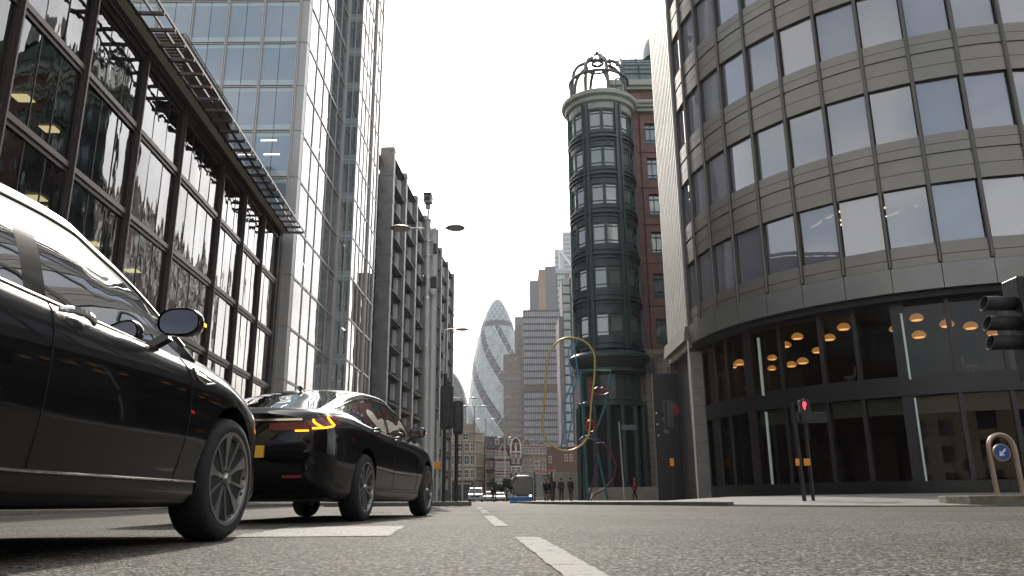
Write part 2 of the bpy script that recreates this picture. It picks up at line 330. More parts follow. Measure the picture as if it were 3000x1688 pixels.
# ---- A: bronze framed office block on the left.  local x runs up the street, local y inwards, z up
A = thing('office_building', 'low bronze framed office block with wavy glass panes and a projecting roof sunshade', 'building', (-14.0, 0, 0), R(92.8))
be = [-10.6,-6.2,-1.8,2.6,7.0,11.4,16.2,20.8,24.85,29.35,33.9,39.9,44.2,48.45,52.65]
fl = [.5, 3.95, 7.7, 11.3, 15.05, 18.45]
m = MB()
for x in be: m.box(x-.125, x+.125, -.12, .42, 0, 18.6)
for x in be[1:-1]: m.box(x-.04, x+.04, -.21, -.122, 0, 18.3)
m.build('mullion', BRONZE, A)
for z in fl[:5]+[18.4]:
    m = MB()
    for a, b in zip(be, be[1:]):
        m.box(a+.127, b-.127, -.05, .40, z-.16, z+.16)
        if z < 18: m.box(a+.127, b-.127, -.11, -.052, z-.03, z+.17)
    m.build('transom', BRONZE, A)
for bi, (a, b) in enumerate(zip(be, be[1:])):
    n = 4 if b-a > 5 else 3
    for fi in range(5):
        z0, z1 = fl[fi]+.16, (fl[fi+1]-.16 if fi < 4 else 18.24); u0, u1 = a+.125, b-.125
        g = MB(); w_ = (u1-u0-.1)/n
        for k in range(n):
            p = u0+.05+k*w_; t1, t2, t3 = [rnd.uniform(-.012, .012) for _ in range(3)]
            rows = []
            for i in range(5):
                zz = z0+.04+(z1-z0-.08)*i/4
                rows.append([(p+.012+(w_-.024)*j/4, .02+t1*(i/4-.5)*2+t2*(j/4-.5)+t3*math.sin(i/4*3.14)*math.sin(j/4*3.14), zz) for j in range(5)])
            g.grid(rows)
        wo = g.build('window', GLASS_A, A, smooth=True)
        fr_ = frame_local(u0, u1, z0, z1, .05, -.05, .0)
        for k in range(1, n): fr_.box(u0+.05+k*w_-.014, u0+.05+k*w_+.014, .0, .05, z0+.05, z1-.05)
        fr_.build('frame', BRONZE2, wo)
m = MB(); m.box(be[0], be[-1], 9, 9.3, 0, 18.4)
for a in be[::2]: m.box(a-.3, a+.3, 3.2, 3.8, 0, 18.4)
for k in range(12):
    a = rnd.choice(range(len(be)-1)); z = rnd.choice(fl[:5]); x = be[a]+1
    m.box(x, x+2.2, 5.2, 5.4, z+.2, z+2.3)
m.build('interior_wall', INT_D, A)
m = MB()
for z in fl[:5]: m.box(be[0]+.2, be[-1]-.2, .45, 8.9, z-.45, z+.12)
m.build('floor_slab', INT_FL, A)
for (u, v, z) in [(18.6,1.6,14.55),(19.9,2.4,14.55),(17.4,3.4,14.55),(26.3,1.8,10.8),(27.4,1.9,10.8),(28.4,2.9,14.55),(25.9,2.6,14.55),(31.5,2.2,10.8),(35.5,2.2,10.8),(12.2,1.6,10.8),(14.0,2.6,10.8),(23.0,2.0,7.2),(33.0,3,7.2)]:
    MB().box(u-.28, u+.28, v-.3, v+.3, z-.03, z).build('ceiling_light', WARM, A)
# end wall towards the tower, roof, eaves
MB().box(be[-1]+.17, be[-1]+.4, -.1, 14, 0, 18.7).build('end_wall', BRONZE2, A)
m = MB(); m.box(be[0]-.2, be[-1]+.4, -.02, 14, 18.62, 18.95); m.build('roof', BRONZE2, A)
m = MB(); m.box(be[0], be[-1]+.3, -.62, -.05, 18.72, 18.86)
m.build('eaves', SOFFIT, A)
m = MB(); m.box(be[0], be[-1]+.3, -.26, -.19, 18.5, 18.71); m.tube([(be[0],-.66,18.8),(be[-1]+.3,-.66,18.8)], .07, 8)
m.build('gutter', BRONZE2, A)
m = MB(); x = be[0]
xs = []
while x < be[-1]+.4: xs.append(x); x += 1.13
for x in xs: m.box(x-.05, x+.05, -1.75, -.63, 18.66, 18.8)
m.build('sunshade_bracket', BRONZE, A, each=1)
m = MB(); m.box(be[0], be[-1]+.8, -1.26, -1.19, 18.81, 18.93); m.box(be[0], be[-1]+.8, -1.75, -1.68, 18.81, 18.93)
m.build('sunshade_rail', BRONZE, A, each=1)
m = MB()
for k in range(24):
    y = -.72 - k*.04
    m.obox(((34.2+46.5)/2, y, 19.0), (6.15, 0, 0), (0, .018, .02), (0, -.004, .004))
m.build('sunshade_louvre', BRONZE, A)
# rooftop plant screen of horizontal louvres
m = MB(); z = 18.95
while z < 26.7:
    m.obox((44.8, 2.95, z), (4.6, 0, 0), (0, .05, .055), (0, -.012, .011)); m.obox((40.18, 5.95, z), (0, 3.0, 0), (.05, 0, .055), (-.012, 0, .011)); z += .2
m.box(40.3, 49.4, 3.1, 9, 18.96, 26.6)
m.build('plant_screen', mat('plant_louvre_brown', (.17,.13,.115), .55), A)

# ---- B: pale glass tower.
CLADB = mat('pale_grey_panel', (.42,.405,.385), .42, .15, var=.06, vs=1)
CLADB2 = mat('warm_grey_mullion', (.46,.43,.40), .4, .3)
GB_MAIN = mat('blue_grey_glazing', (.20,.255,.30), .04, 0, spec=.9, ior=1.9, c2=(.24,.295,.33), vs=.35)
GB_STRIP = mat('pale_glazing_strip', (.42,.50,.51), .06, 0, spec=.8, ior=1.7)
GLASS_B = glass('tower_glass', (.55,.64,.61), 2.1, wave=.16, wscale=1.0, stretch=(1,1,.5), dist=.03)
INT_B = mat('tower_interior', (.42,.48,.45), .7, var=.3, vs=.5)
B = thing('glass_tower', 'tall pale blue glass office tower with white corner pier and light grey mullions', 'building', (-15.9, 54, 0))
FZ = [.4]+[4.63+3.79*k for k in range(17)]
bays = [-.7-2.84*k for k in range(10)]
MB().box(-.68, .0, .0, .7, 0, 66).build('corner_pier', CLADB, B)
m = MB()
for z in FZ: m.box(-.70, .015, -.02, .72, z-.015, z+.015)
m.build('pier_joint', mat('joint_dark', (.12,.115,.11), .7), B)
# front face
m = MB()
for x in bays: m.box(x-.10, x-.03, -.12, .12, 0, 66); m.box(x+.03, x+.10, -.12, .12, 0, 66); m.box(x-.03, x+.03, -.04, .12, 0, 66)
for z in FZ:
    m.box(-29, -.8, -.06, -.001, z-.11, z-.04); m.box(-29, -.8, -.06, -.001, z+.04, z+.11)
m.build('mullion', CLADB2, B)
wf = []
for i, (b_, a_) in enumerate(zip(bays, bays[1:])):
    for k, (z0, z1) in enumerate(zip(FZ, FZ[1:])):
        if k < 1 : continue
        wf.append((a_+.1, b_-.1, z0+.11, z1-.11, k, i))
wf.sort(key=lambda q: (q[5] > 5 or q[4] < 2 or q[4] > 11, q[5], q[4]))
def bfront(lst, single):
    g, s = MB(), MB()
    for (u0, u1, z0, z1, k, i) in lst:
        mid = (u0+u1)/2
        for p, q in ((u0, mid-.02), (mid+.02, u1)):
            g.quad((p,.03,z0+.42),(q,.03,z0+.42),(q,.03+rnd.uniform(-.006,.006),z1-.36),(p,.03+rnd.uniform(-.006,.006),z1-.36))
            s.quad((p,.026,z0),(q,.026,z0),(q,.026,z0+.42),(p,.026,z0+.42)); s.quad((p,.026,z1-.36),(q,.026,z1-.36),(q,.026,z1),(p,.026,z1))
    wo = g.build('window', GB_MAIN, B); s.build('blind_strip', GB_STRIP, wo, each=1 if single else 0)
    if not single: wo['kind'] = 'stuff'
for q in wf[:48]: bfront([q], True)
bfront(wf[48:], False)
for (x, z) in [(-2.4,1),(-4.9,1),(-4.0,0),(-2.1,0),(-6.8,0)]:
    MB().box(x-.6, x+.6, -.01, .02, 25.4+z*1.15, 25.45+z*1.15).build('ceiling_light', COOL, B)
# street side faces: three blocks stepping out
def side_face(x, y0, y1, n, par, zs, gl, col_m, lim, see=True):
    m = MB(); st = (y1-y0)/n
    for k in range(n+1): m.box(x-.06, x+.018, y0+k*st-.035, y0+k*st+.035, 0, 66)
    for z in zs: m.box(x-.04, x+.012, y0+.05, y1-.05, z-.10, z+.06)
    m.build('mullion', col_m, par)
    big = []
    for k in range(n):
        for f, (z0, z1) in enumerate(zip(zs, zs[1:])):
            g = MB(); t1, t2 = rnd.uniform(-.007,.007), rnd.uniform(-.007,.007)
            g.grid([[(x-.05+t1*(i-1)+t2*(j-1)+.004*((i==1)+(j==1)), y0+.05+k*st+(st-.1)*j/2, z0+.1+(z1-z0-.2)*i/2) for j in range(3)] for i in range(3)])
            big.append(g)
    rest = MB()
    for i, g in enumerate(big):
        if i % max(1, len(big)//lim) == 0 and i//max(1, len(big)//lim) < lim: g.build('window', gl, par, smooth=True)
        else: rest.add(g.v, g.f)
    if rest.v:
        o = rest.build('window', gl, par, smooth=True); o['kind'] = 'stuff'
side_face(-.0, .75, 13.3, 5, B, FZ, GLASS_B, CLADB2, 20)
MB().box(-.15, .12, 13.3, 13.75, 0, 66).build('corner_pier', CLADB2, B)
def cross_face(y, x0, x1, n, par, zs, gl, cm):
    m = MB(); st = (x1-x0)/n
    for k in range(n+1): m.box(x0+k*st-.04, x0+k*st+.04, y-.05, y+.05, 0, 66)
    for z in zs: m.box(x0+.05, x1-.05, y-.04, y+.04, z-.08, z+.02)
    m.build('mullion', cm, par)
    g, s, br = MB(), MB(), MB()
    for k in range(n):
        for f, (z0, z1) in enumerate(zip(zs, zs[1:])):
            g.quad((x0+.05+k*st,y,z0+.5),(x0-.05+(k+1)*st,y,z0+.5),(x0-.05+(k+1)*st,y,z1-.42),(x0+.05+k*st,y,z1-.42))
            s.quad((x0+.05+k*st,y,z0+.02),(x0-.05+(k+1)*st,y,z0+.02),(x0-.05+(k+1)*st,y,z0+.5),(x0+.05+k*st,y,z0+.5)); s.quad((x0+.05+k*st,y,z1-.42),(x0-.05+(k+1)*st,y,z1-.42),(x0-.05+(k+1)*st,y,z1-.08),(x0+.05+k*st,y,z1-.08))
            if k == 0: br.bar((x0+.1, y+.3, z1-.2), (x1-.2, y+.3, z0+.9), .12, .22)
    wo = g.build('window', gl, par); wo['kind'] = 'stuff'; s.build('spandrel_glass', mat('teal_spandrel', (.26,.33,.33), .1, spec=.8), wo); br.build('diagonal_brace', mat('brace_grey', (.14,.14,.14), .6), par)
GLASS_B2 = glass('teal_glass', (.45,.56,.56), 2.2, base=(.16,.22,.225), basef=.45)
cross_face(13.55, .14, 1.35, 2, B, [z+.0 for z in FZ], GLASS_B2, CLADB2)
side_face(1.35, 13.6, 20.6, 4, B, FZ, GLASS_B, CLADB2, 12)
MB().box(1.3, 1.5, 20.65, 20.8, 0, 66).build('corner_pier', CLADB2, B)
side_face(1.42, 20.85, 24.2, 2, B, FZ, GLASS_B, CLADB2, 10)
m = MB()
for z in FZ[1:]: m.box(-29, -.35, .4, 24, z-.32, z-.12)
for z in FZ[1:]: m.box(-.4, 1.1, 13.9, 24, z-.32, z-.12)
m.build('floor_slab', INT_B, B)
m = MB(); m.box(-29, -7, 6, 24.1, 0, 65)
m.box(-29, .0, .05, .12, 0, .3)
for y in (5.2, 10.2, 16, 22): m.box(-2.6, -2.0, y, y+.6, 0, 65)
m.build('core_wall', INT_B, B)
MB().box(-29.1, 1.47, 24.25, 24.6, 0, 66).build('rear_wall', CLADB, B)
for (u, v, k) in [(-1.6,3,3),(-1.6,6,3),(-1.6,9,5),(-2.2,4,6),(-1.2,8,7),(-1.4,11,8),(.2,15,6),(.2,17,4)]:
    MB().box(u-.08, u+.08, v-.6, v+.6, FZ[k]-.36, FZ[k]-.325).build('ceiling_light', COOL, B)

# ---- C: dark concrete framed block, local x up the street
FIN = mat('weathered_grey_cladding', (.23,.225,.22), .5, .1, var=.18, vs=1.2)
BEAM = mat('dark_brown_beam', (.07,.062,.06), .5)
GLASS_C = glass('dark_office_glass', (.12,.14,.14), 1.7, base=(.05,.06,.065), basef=.75)
CPALE = mat('white_vertical_blade', (.7,.71,.72), .35)
C = thing('concrete_framed_block', 'dark grey office block with projecting vertical piers and deep brown beams', 'building', (-20.2+.0575*84.5, 84.5, 0), R(90)-math.atan(.0575))
TOP = 42.4; FH = 3.36
pf = [4.4+8.0*k for k in range(8)]
for x in pf:
    m = MB(); m.box(x-.45, x+.45, -.75, .95, 0, TOP)
    k = 0; z = TOP
    for k in range(12): m.box(x-.5, x+.5, -.8, 1.0, TOP-FH*(k+1)+2.85, TOP-FH*(k+1)+3.05)
    m.build('pier', FIN, C)
m = MB(); g2 = []
edges = [-.5]+pf+[64]
for a, b in zip(edges, edges[1:]):
    for k in range(12):
        z = TOP-.9-FH*k
        if a > 0: m.box(a+.5, b-.5, -.35, .35, z-.16, z+.16); m.box(a+.5, b-.5, -.62, -.352, z-.05, z+.03)        # projecting beam / shade
        m.box(a+.57, b-.57, 1.1, 1.9, z-.5, z+.3)
        for q in range(3): m.box(a+.57, b-.57, .45, .5, z-1.4-q*.25, z-1.36-q*.25)
m.build('beam', BEAM, C)
m = MB()
for a, b in zip(edges[1:], edges[2:]):
    for k in range(12):
        z = TOP-1.3-FH*k
        for q in range(2): m.box(b-.85-q*.62, b-.62-q*.62, -.12, .3, z-2.1, z-.15)
m.build('white_blade', CPALE, C, each=2)
ww = []
for i, (a, b) in enumerate(zip(edges[:8], edges[1:9])):
    for k in range(12):
        z = TOP-.9-FH*k; g = MB(); mid = (a+b)/2
        for p, q in ((a+.5, mid-.05), (mid+.05, b-.5)): g.quad((p,1.5,z-FH+.3),(q,1.5,z-FH+.3),(q,1.5,z-.5),(p,1.5,z-.5))
        g.build('window', GLASS_C, C)
m = MB(); m.box(-.5, 64, 2.2, 20, 0, TOP-1.2); m.box(-.45, 63.5, 1.0, 2.2, TOP-1.3, TOP-1.0)
m.build('core_wall', BLACKM, C)
# end wall facing the camera
m = MB()
for k in range(12):
    z = TOP-.9-FH*k
    m.box(-1.0, -.52, .4, 9, z-.45, z+.45)
    m.box(-.9, -.56, .6, .75, z-FH+.45, z-.45); m.box(-.9, -.56, 2.2, 2.3, z-FH+.45, z-.45)
m.build('end_spandrel', FIN, C)
g = MB(); g.quad((-.7,.8,.3),(-.7,9,.3),(-.7,9,TOP-1),(-.7,.8,TOP-1)); g.build('end_glazing', GLASS_C, C)
MB().tube([(-.5,.0,TOP+.9),(64,.0,TOP+.9)], .03, 5).build('roof_rail', FIN, C)
# ================================================================== BUILDINGS, RIGHT
# ---- E: curved corner block.  Root at the centre of the curve; theta measured from -Y (towards the camera)
ECX, ECY, ER = 22.5, 41.6, 12.8
Eb = thing('curved_office_building', 'grey office block with a curved corner, ribbon windows and a glazed cafe at street level', 'building', (ECX, ECY, 0))
PANEL = mat('grey_metal_panel', (.20,.183,.155), .38, .45, var=.07, vs=1.5)
PANEL2 = mat('grey_metal_fascia', (.20,.195,.178), .38, .45, var=.08, vs=1)
MULE = mat('dark_round_mullion', (.10,.088,.08), .35, .4)
GLASS_E = glass('ribbon_glass', (.22,.24,.235), 2.5, wave=.05, wscale=.9, stretch=(1,1,.6), dist=.03, base=(.30,.30,.33), basef=.55)
GLASS_EF = glass('ribbon_glass_frosted', (.2,.2,.2), 1.9, base=(.30,.34,.31), basef=.9)
GLASS_G = glass('cafe_glass', (.50,.47,.44), 1.38, wave=.04, dist=.03)
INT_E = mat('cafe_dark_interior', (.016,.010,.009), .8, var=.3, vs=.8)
def pe(th, r, z): a = R(th); return (r*math.sin(a), -r*math.cos(a), z)
def arc(o, t0, t1, r0, r1, z0, z1, st=2.05):
    n = max(1, round(abs(t1-t0)/st)); V = []; F = []
    for i in range(n+1):
        t = t0+(t1-t0)*i/n; V += [pe(t,r0,z0), pe(t,r1,z0), pe(t,r1,z1), pe(t,r0,z1)]
    for i in range(n):
        a, b = i*4, i*4+4
        for k in range(4): F.append((a+k, a+(k+1)%4, b+(k+1)%4, b+k))
    F += [(0,3,2,1), (4*n,4*n+1,4*n+2,4*n+3)]
    return o.add(V, F)
TH = [-90+8.18*k for k in range(16)]       # mullion angles
T0, T1 = TH[0], TH[-1]
SILL = [10.13+4.68*k for k in range(8)]; WH = 2.52
ZT = SILL[-1]+WH+1
# spandrel panels between windows, each band built of lapped strips
levels = [9.25]+[z+WH for z in SILL]
m = MB()
for i, z0 in enumerate(levels):
    z1 = SILL[i] if i < len(SILL) else ZT
    if i == 0: cuts = [z0, 9.62, z1]
    else: cuts = [z0, z0+.62, z0+1.18, z0+1.30, z0+1.72, z1]
    for a, b in zip(cuts, cuts[1:]):
        off = .05 if b-a < .2 else 0
        arc(m, T0, T1, ER-.3, ER-off, a+.012, b-.012)
m.build('spandrel_panel', PANEL, Eb)
MBm = MB()
for t in TH: a = pe(t, ER+.04, 9.3); b = pe(t, ER+.04, ZT); MBm.tube([a, b], .085, 8)
for t in TH:
    MBm.obox(pe(t, ER-.09, (9.3+ZT)/2), Vector(pe(t+90, .05, 0)), Vector(pe(t, .12, 0)), (0,0,(ZT-9.3)/2))
MBm.build('mullion', MULE, Eb)
rr = random.Random(11)
for i, z in enumerate(SILL):
    for k, (a, b) in enumerate(zip(TH, TH[1:])):
        g = MB(); jit = rr.uniform(-.25, .25); j2 = rr.uniform(-.012, .012)
        P0, P1 = Vector(pe(a+.5, ER-.16, 0)), Vector(pe(b-.5, ER-.16, 0)); nn = Vector(pe((a+b)/2, 1, 0))
        rows = [[P0.lerp(P1, j/4) + nn*(j2*(q/4-.5)+.006*math.sin(j/4*3.14)*math.sin(q/4*3.14)*jit*4) + Vector((0,0,z+.02+(WH-.04)*q/4)) for j in range(5)] for q in range(5)]
        g.grid(rows)
        if i >= 6 and k in (1,2,3,13,14): pass
        wo = g.build('window', GLASS_E, Eb, smooth=True)
        fo = MB(); 
        for zz in (z, z+WH): fo.obox(P0.lerp(P1,.5)+Vector((0,0,zz)), (P1-P0)/2*.99, nn*.04, (0,0,.035))
        fo.build('frame', BRONZE2, wo)
        if rr.random() < .62:                      # roller blind behind the pane, drawn to different lengths
            h = rr.choice((.35,.6,.95,1.3)); q0, q1 = P0-nn*.14, P1-nn*.14
            c0 = Vector((0,0,z+WH-h)); c1 = Vector((0,0,z+WH))
            MB().quad(q0+c0, q1+c0, q1+c1, q0+c1).build('blind', mat('grey_roller_blind', (.42,.43,.43), .8), wo)
m = MB()
for z in [9.6]+[s+WH+.9 for s in SILL]: arc(m, T0, T1, 4, ER-.35, z-.2, z+.2, 8)
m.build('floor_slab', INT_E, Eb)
m = MB(); arc(m, T0, T1, 3.5, 5.5, 0, ZT, 8)
for t in TH[1::2]: m.tube([pe(t+4, 11.3, 9.8), pe(t+4, 11.3, ZT)], .32, 12)
m.build('interior_wall', mat('office_pale_column', (.42,.45,.43), .8, var=.2, vs=.6), Eb)
for (t, r, k) in [(-47,11.3,0),(-44,11.7,0),(-40,11.2,0),(-36,11.6,0),(-33,11.3,0),(-38,10.2,0),(-45,10.2,0),(-30,10.4,0),(-22,10.6,3),(-75,11.4,3)]:
    c = Vector(pe(t, r, SILL[k]+WH-.2)); MB().obox(c, Vector(pe(t+60, .75, 0)), Vector(pe(t-30,.05,0)), (0,0,.02)).build('ceiling_light', WARM, Eb)
# fascia canopy
m = MB()
for k in range(len(TH)-1): arc(m, TH[k]+.06, TH[k+1]-.06, ER-.3, ER+.12, 8.22, 9.22)
m.build('fascia', PANEL2, Eb)
m = MB(); arc(m, T0, T1, ER-.8, ER-.1, 7.95, 8.2); m.build('soffit', BLACKM, Eb)
# ground storey
RG = 12.35
m = MB(); arc(m, T0, T1, RG-.25, RG+.05, 0, .82); m.build('plinth', mat('black_granite', (.012,.013,.014), .25, var=.3, vs=30), Eb)
m = MB(); arc(m, T0, T1, RG-3.8, RG-.1, 4.2, 4.85); m.build('mezzanine', BLACKM, Eb)
m = MB(); arc(m, T0, T1, RG-.12, RG+.02, 4.12, 4.9); m.build('mezzanine_band', mat('black_band', (.014,.012,.012), .4), Eb)
gm = [-90, -81, -75, -67, -57.5, -48, -41, -33, -24.5, -16.3, -8, 0, 8, 16, 24, 32.7]
m = MB()
for k, t in enumerate(gm):
    wd = .5 if t in (-67, -33, 0) else .16
    m.obox(pe(t, RG-.2, 4.4), Vector(pe(t+90, wd/2, 0)), Vector(pe(t, .16, 0)), (0,0,3.6))
m.build('shopfront_post', mat('shopfront_black', (.02,.016,.015), .4), Eb)
m = MB()
for t in (-62.5, -32.2): m.obox(pe(t, RG+.06, 6.1), Vector(pe(t+90, .04, 0)), Vector(pe(t, .05, 0)), (0,0,1.35)); m.obox(pe(t+.3, RG+.06, 2.4), Vector(pe(t+90, .035, 0)), Vector(pe(t, .05, 0)), (0,0,1.6))
m.build('green_fin', mat('pale_green_fin', (.55,.66,.6), .4), Eb, each=1)
for a, b in zip(gm, gm[1:]):
    for z0, z1 in ((.85, 4.1), (4.92, 7.93)):
        g = MB(); P0, P1 = Vector(pe(a+.4, RG-.1, 0)), Vector(pe(b-.4, RG-.1, 0))
        g.quad(P0+Vector((0,0,z0)), P1+Vector((0,0,z0)), P1+Vector((0,0,z1)), P0+Vector((0,0,z1)))
        wo = g.build('shop_window', GLASS_G, Eb)
        if z0 < 1 and a >= -67 :
            q0, q1 = P0*.985, P1*.985
            MB().quad(q0+Vector((0,0,3.42)), q1+Vector((0,0,3.42)), q1+Vector((0,0,4.1)), q0+Vector((0,0,4.1))).build('frosted_band', mat('frosted_pale', (.20,.23,.19), .6), wo)
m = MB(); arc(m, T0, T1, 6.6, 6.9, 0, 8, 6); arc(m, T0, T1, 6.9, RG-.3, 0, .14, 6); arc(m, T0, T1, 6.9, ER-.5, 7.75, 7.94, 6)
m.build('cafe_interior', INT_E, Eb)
m = MB(); rr = random.Random(5)
for t in range(-84, 30, 6):
    m.obox(pe(t, 9.6+rr.uniform(-.8,.8), 1.6), Vector(pe(t+90, .45, 0)), Vector(pe(t,.04,0)), (0,0,rr.uniform(.5,1.6)))
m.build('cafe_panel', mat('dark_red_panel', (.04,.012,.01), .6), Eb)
# pendant lamps inside the cafe: hung things
def pendant(loc, r, label):
    p = thing('pendant_lamp', label, 'lamp', loc, 0, 'orange dome pendant lamps inside the glazed cafe')
    prof = [(r*math.sin(a), r*.8*math.cos(a)) for a in [math.pi*.5*i/8 for i in range(9)]] + [(r*.96, -.12*r), (r*.80, -.22*r)]
    MB().lathe(prof, n=20).build('lamp_shade', emit('amber_glass_shade', (.62,.30,.09), .42), p, smooth=True)
    MB().lathe([(0,-.1*r),(r*.78,-.2*r),(r*.7,-.3*r),(0,-.34*r)], n=16).build('bulb', emit('lamp_glow', (1,.5,.14), 1.0), p, smooth=True)
    MB().cyl((0,0,r*.8),(0,0,8.0-loc[2]-.06), .012, n=5).build('cord', BLACKM, p)
    return p
lamp_pos = [((11.75,41.3,7.0),.24,'smallest orange dome lamp at the far left end of the cafe window'),
 ((11.31,38.54,6.7),.25,'orange dome lamp above the pale chair at the left of the cafe'),
 ((13.75,40.9,7.35),.25,'orange dome lamp half hidden beside the left pale green fin'),
 ((13.58,40.6,6.75),.22,'low orange dome lamp just right of the left pale green fin'),
 ((13.23,37.23,7.33),.26,'orange dome lamp in the left cluster, second below the top one'),
 ((13.1,36.38,6.23),.24,'lowest orange dome lamp of the left cluster'),
 ((13.22,35.6,7.4),.27,'highest orange dome lamp of the left cluster'),
 ((13.89,37.03,6.49),.27,'low orange dome lamp right of the lowest one in the left cluster'),
 ((14.8,37.44,7.08),.25,'orange dome lamp at the right edge of the left cluster'),
 ((14.52,35.16,7.25),.27,'orange dome lamp between the left cluster and the single high lamp'),
 ((14.65,33.82,7.45),.28,'single high orange dome lamp near the middle of the cafe front'),
 ((16.99,34.0,7.4),.24,'orange dome lamp partly behind the right pale green fin'),
 ((17.12,32.29,7.5),.28,'upper orange dome lamp just right of the right pale green fin'),
 ((17.59,33.18,6.94),.29,'lower orange dome lamp just right of the right pale green fin'),
 ((19.08,33.55,7.5),.3,'orange dome lamp left of the cafe wide blue pane'),
 ((19.13,31.92,7.05),.28,'faint orange dome lamp behind the wide pane left of the signal hoods'),
 ((19.47,30.97,6.56),.27,'lowest orange dome lamp, nearest the signal hoods')]
for l_, r_, s_ in lamp_pos: pendant(l_, r_, s_)
# cafe chairs glimpsed behind the glass on the mezzanine
def shell_chair(loc, rz, label):
    p = thing('cafe_chair', label, 'chair', loc, rz, 'pale shell chairs on the cafe mezzanine')
    rows = []
    for i in range(9):
        t = i/8; y = .22-.44*min(1, t*1.7) ; z = .44 + (0 if t < .55 else (t-.55)*1.0); hw = .23-.03*abs(t-.5)*2
        rows.append([(hw*(j/6*2-1), y-(.10*(t-.55) if t > .55 else 0), z+.10*(j/6*2-1)**2) for j in range(7)])
    o = MB().grid(rows).build('seat_shell', mat('pale_shell', (.6,.64,.6), .5), p, smooth=True); s = o.modifiers.new('s', 'SOLIDIFY'); s.thickness = .012
    for sx in (-1,1):
        for sy in (-1,1): MB().cyl((.05*sx,.05*sy,.44),(.2*sx,.2*sy,0), .012, n=6).build('leg', STEEL, p)
shell_chair((11.6,38.3,4.86), 2.6, 'pale shell chair left of the first green fin, under the smallest lamps')
shell_chair((15.0,34.6,4.86), 1.0, 'pale shell chair seen from the side below the single high lamp')
shell_chair((18.9,32.0,4.86), -2.0, 'pale shell chair beside the wide blue pane near the signal')

# ---- straight wing with pale fins behind the curve
WG = thing('finned_wing', 'narrow office wing clad in closely spaced pale vertical fins, seen edge on', 'building', (9.72, 41.75, 0))
FINP = mat('pale_stone_fin', (.66,.63,.56), .35, .1, var=.1, vs=2)
m = MB(); rr = random.Random(2)
for k in range(13):
    y = .3+k*.43; m.obox((-.03, y, 21.4), (.12,.0,0), (0,.06,0), (0,0,13.2))
m.build('fin', FINP, WG)
m = MB()
for k in range(7): z = 9.2+k*4.68; m.box(.05, .4, .1, 5.7, z-.6, z+.6)
m.build('spandrel_panel', PANEL, WG)
for k in range(6):
    z = 9.8+k*4.68; MB().box(.2, .3, .1, 5.7, z, z+3.48).build('window', GLASS_C, WG)
m = MB(); m.box(.42, 14, .1, 5.7, 0, 34.3); m.box(-.1, .4, 5.7, 5.85, 0, 34.5)
m.build('wall', mat('stone_wall_dark', (.12,.11,.10), .7), WG)
STONE = mat('grey_stone_pier', (.20,.185,.165), .7, var=.15, vs=2, bump=.05, bs=30)
m = MB()
for k in range(8): m.box(-.22, .4, -.5, .25, .13+k*.96, .13+k*.96+.945)
m.build('stone_pier', STONE, WG)
MB().tube([(-.30,-.5,.1),(-.30,-.5,8.4)], .045, 8).build('downpipe', mat('pale_pipe', (.62,.6,.55), .4), WG)
m = MB(); m.prism_y([(-.4,8.5),(.3,8.5),(.3,9.3),(-.3,9.3)], .0, 5.9); m.build('eaves_beam', mat('brown_beam', (.17,.14,.11), .6), WG)

# ---- red granite block with round green corner turret
RED = slab_mat('red_granite', (.21,.10,.08), 1.6, 1.05, .012, .12, .6)
BEIGE = slab_mat('beige_rusticated_stone', (.27,.225,.175), 1.3, .8, .03, .08, .8)
def vertical_brick(m, rot):   # let the joint pattern run in the wall's own plane
    t = m.node_tree; br = next(n for n in t.nodes if n.type == 'TEX_BRICK'); tc = next(n for n in t.nodes if n.type == 'TEX_COORD')
    mp = t.nodes.new('ShaderNodeMapping'); mp.inputs['Rotation'].default_value = rot; t.links.new(tc.outputs['Object'], mp.inputs[0]); t.links.new(mp.outputs[0], br.inputs['Vector'])
vertical_brick(RED, (R(90),0,0)); vertical_brick(BEIGE, (R(90),0,0))
GREEN = mat('dark_green_metal', (.048,.068,.07), .45, .2, var=.12, vs=2)
GREEN2 = mat('dark_green_trim', (.065,.09,.088), .4, .2)
PALEG = mat('pale_green_cornice', (.34,.36,.31), .55, var=.12, vs=2)
GLASS_T = glass('turret_glass', (.28,.36,.33), 2.3, base=(.19,.26,.235), basef=.6, wave=.05, stretch=(1,1,.5), dist=.02)
RB = thing('red_granite_block', 'red granite office block with beige stone base and green glazed roof, behind the turret', 'building', (11.2, 79.2, 0))
FLT = [39.3, 35.1, 30.85, 26.5, 21.85, 16.95, 11.9]     # window centre heights
def wall_with_holes(o, x0, x1, z0, z1, y0, y1, holes):
    xs = sorted({x0, x1, *[h[0] for h in holes], *[h[1] for h in holes]}); zs = sorted({z0, z1, *[h[2] for h in holes], *[h[3] for h in holes]})
    for a, b in zip(xs, xs[1:]):
        run = None
        for c, d in zip(zs, zs[1:]):
            inh = any(h[0] <= (a+b)/2 <= h[1] and h[2] <= (c+d)/2 <= h[3] for h in holes)
            if not inh: run = (run[0], d) if run else (c, d)
            if inh and run: o.box(a, b, y0, y1, *run); run = None
        if run: o.box(a, b, y0, y1, *run)
wx = [(3.7+4.6*k, 5.5+4.6*k) for k in range(5)]
holes = [(a, b, z-1.35, z+1.35) for z in FLT[:6] for (a, b) in wx]
m = MB(); wall_with_holes(m, 1.5, 28, 14.9, 41.9, 0, .7, holes); m.box(1.5, 28, 1.2, 14, 0, 42); m.box(3.2, 28, 14, 68, 0, 41.5)  # the long rear box is unseen, extended to appear in reflections
for x in (2.5, 7.1, 11.7): m.box(x-.28, x+.28, -.12, -.001, 14.9, 41.9)
m.build('wall', RED, RB)
m = MB()
for z in FLT[:6]: m.box(1.5, 28, -.06, -.002, z-2.25, z-2.18)
for x in (3.1,): m.box(x-.05, x+.05, -.12, -.062, 14.9, 41.9)
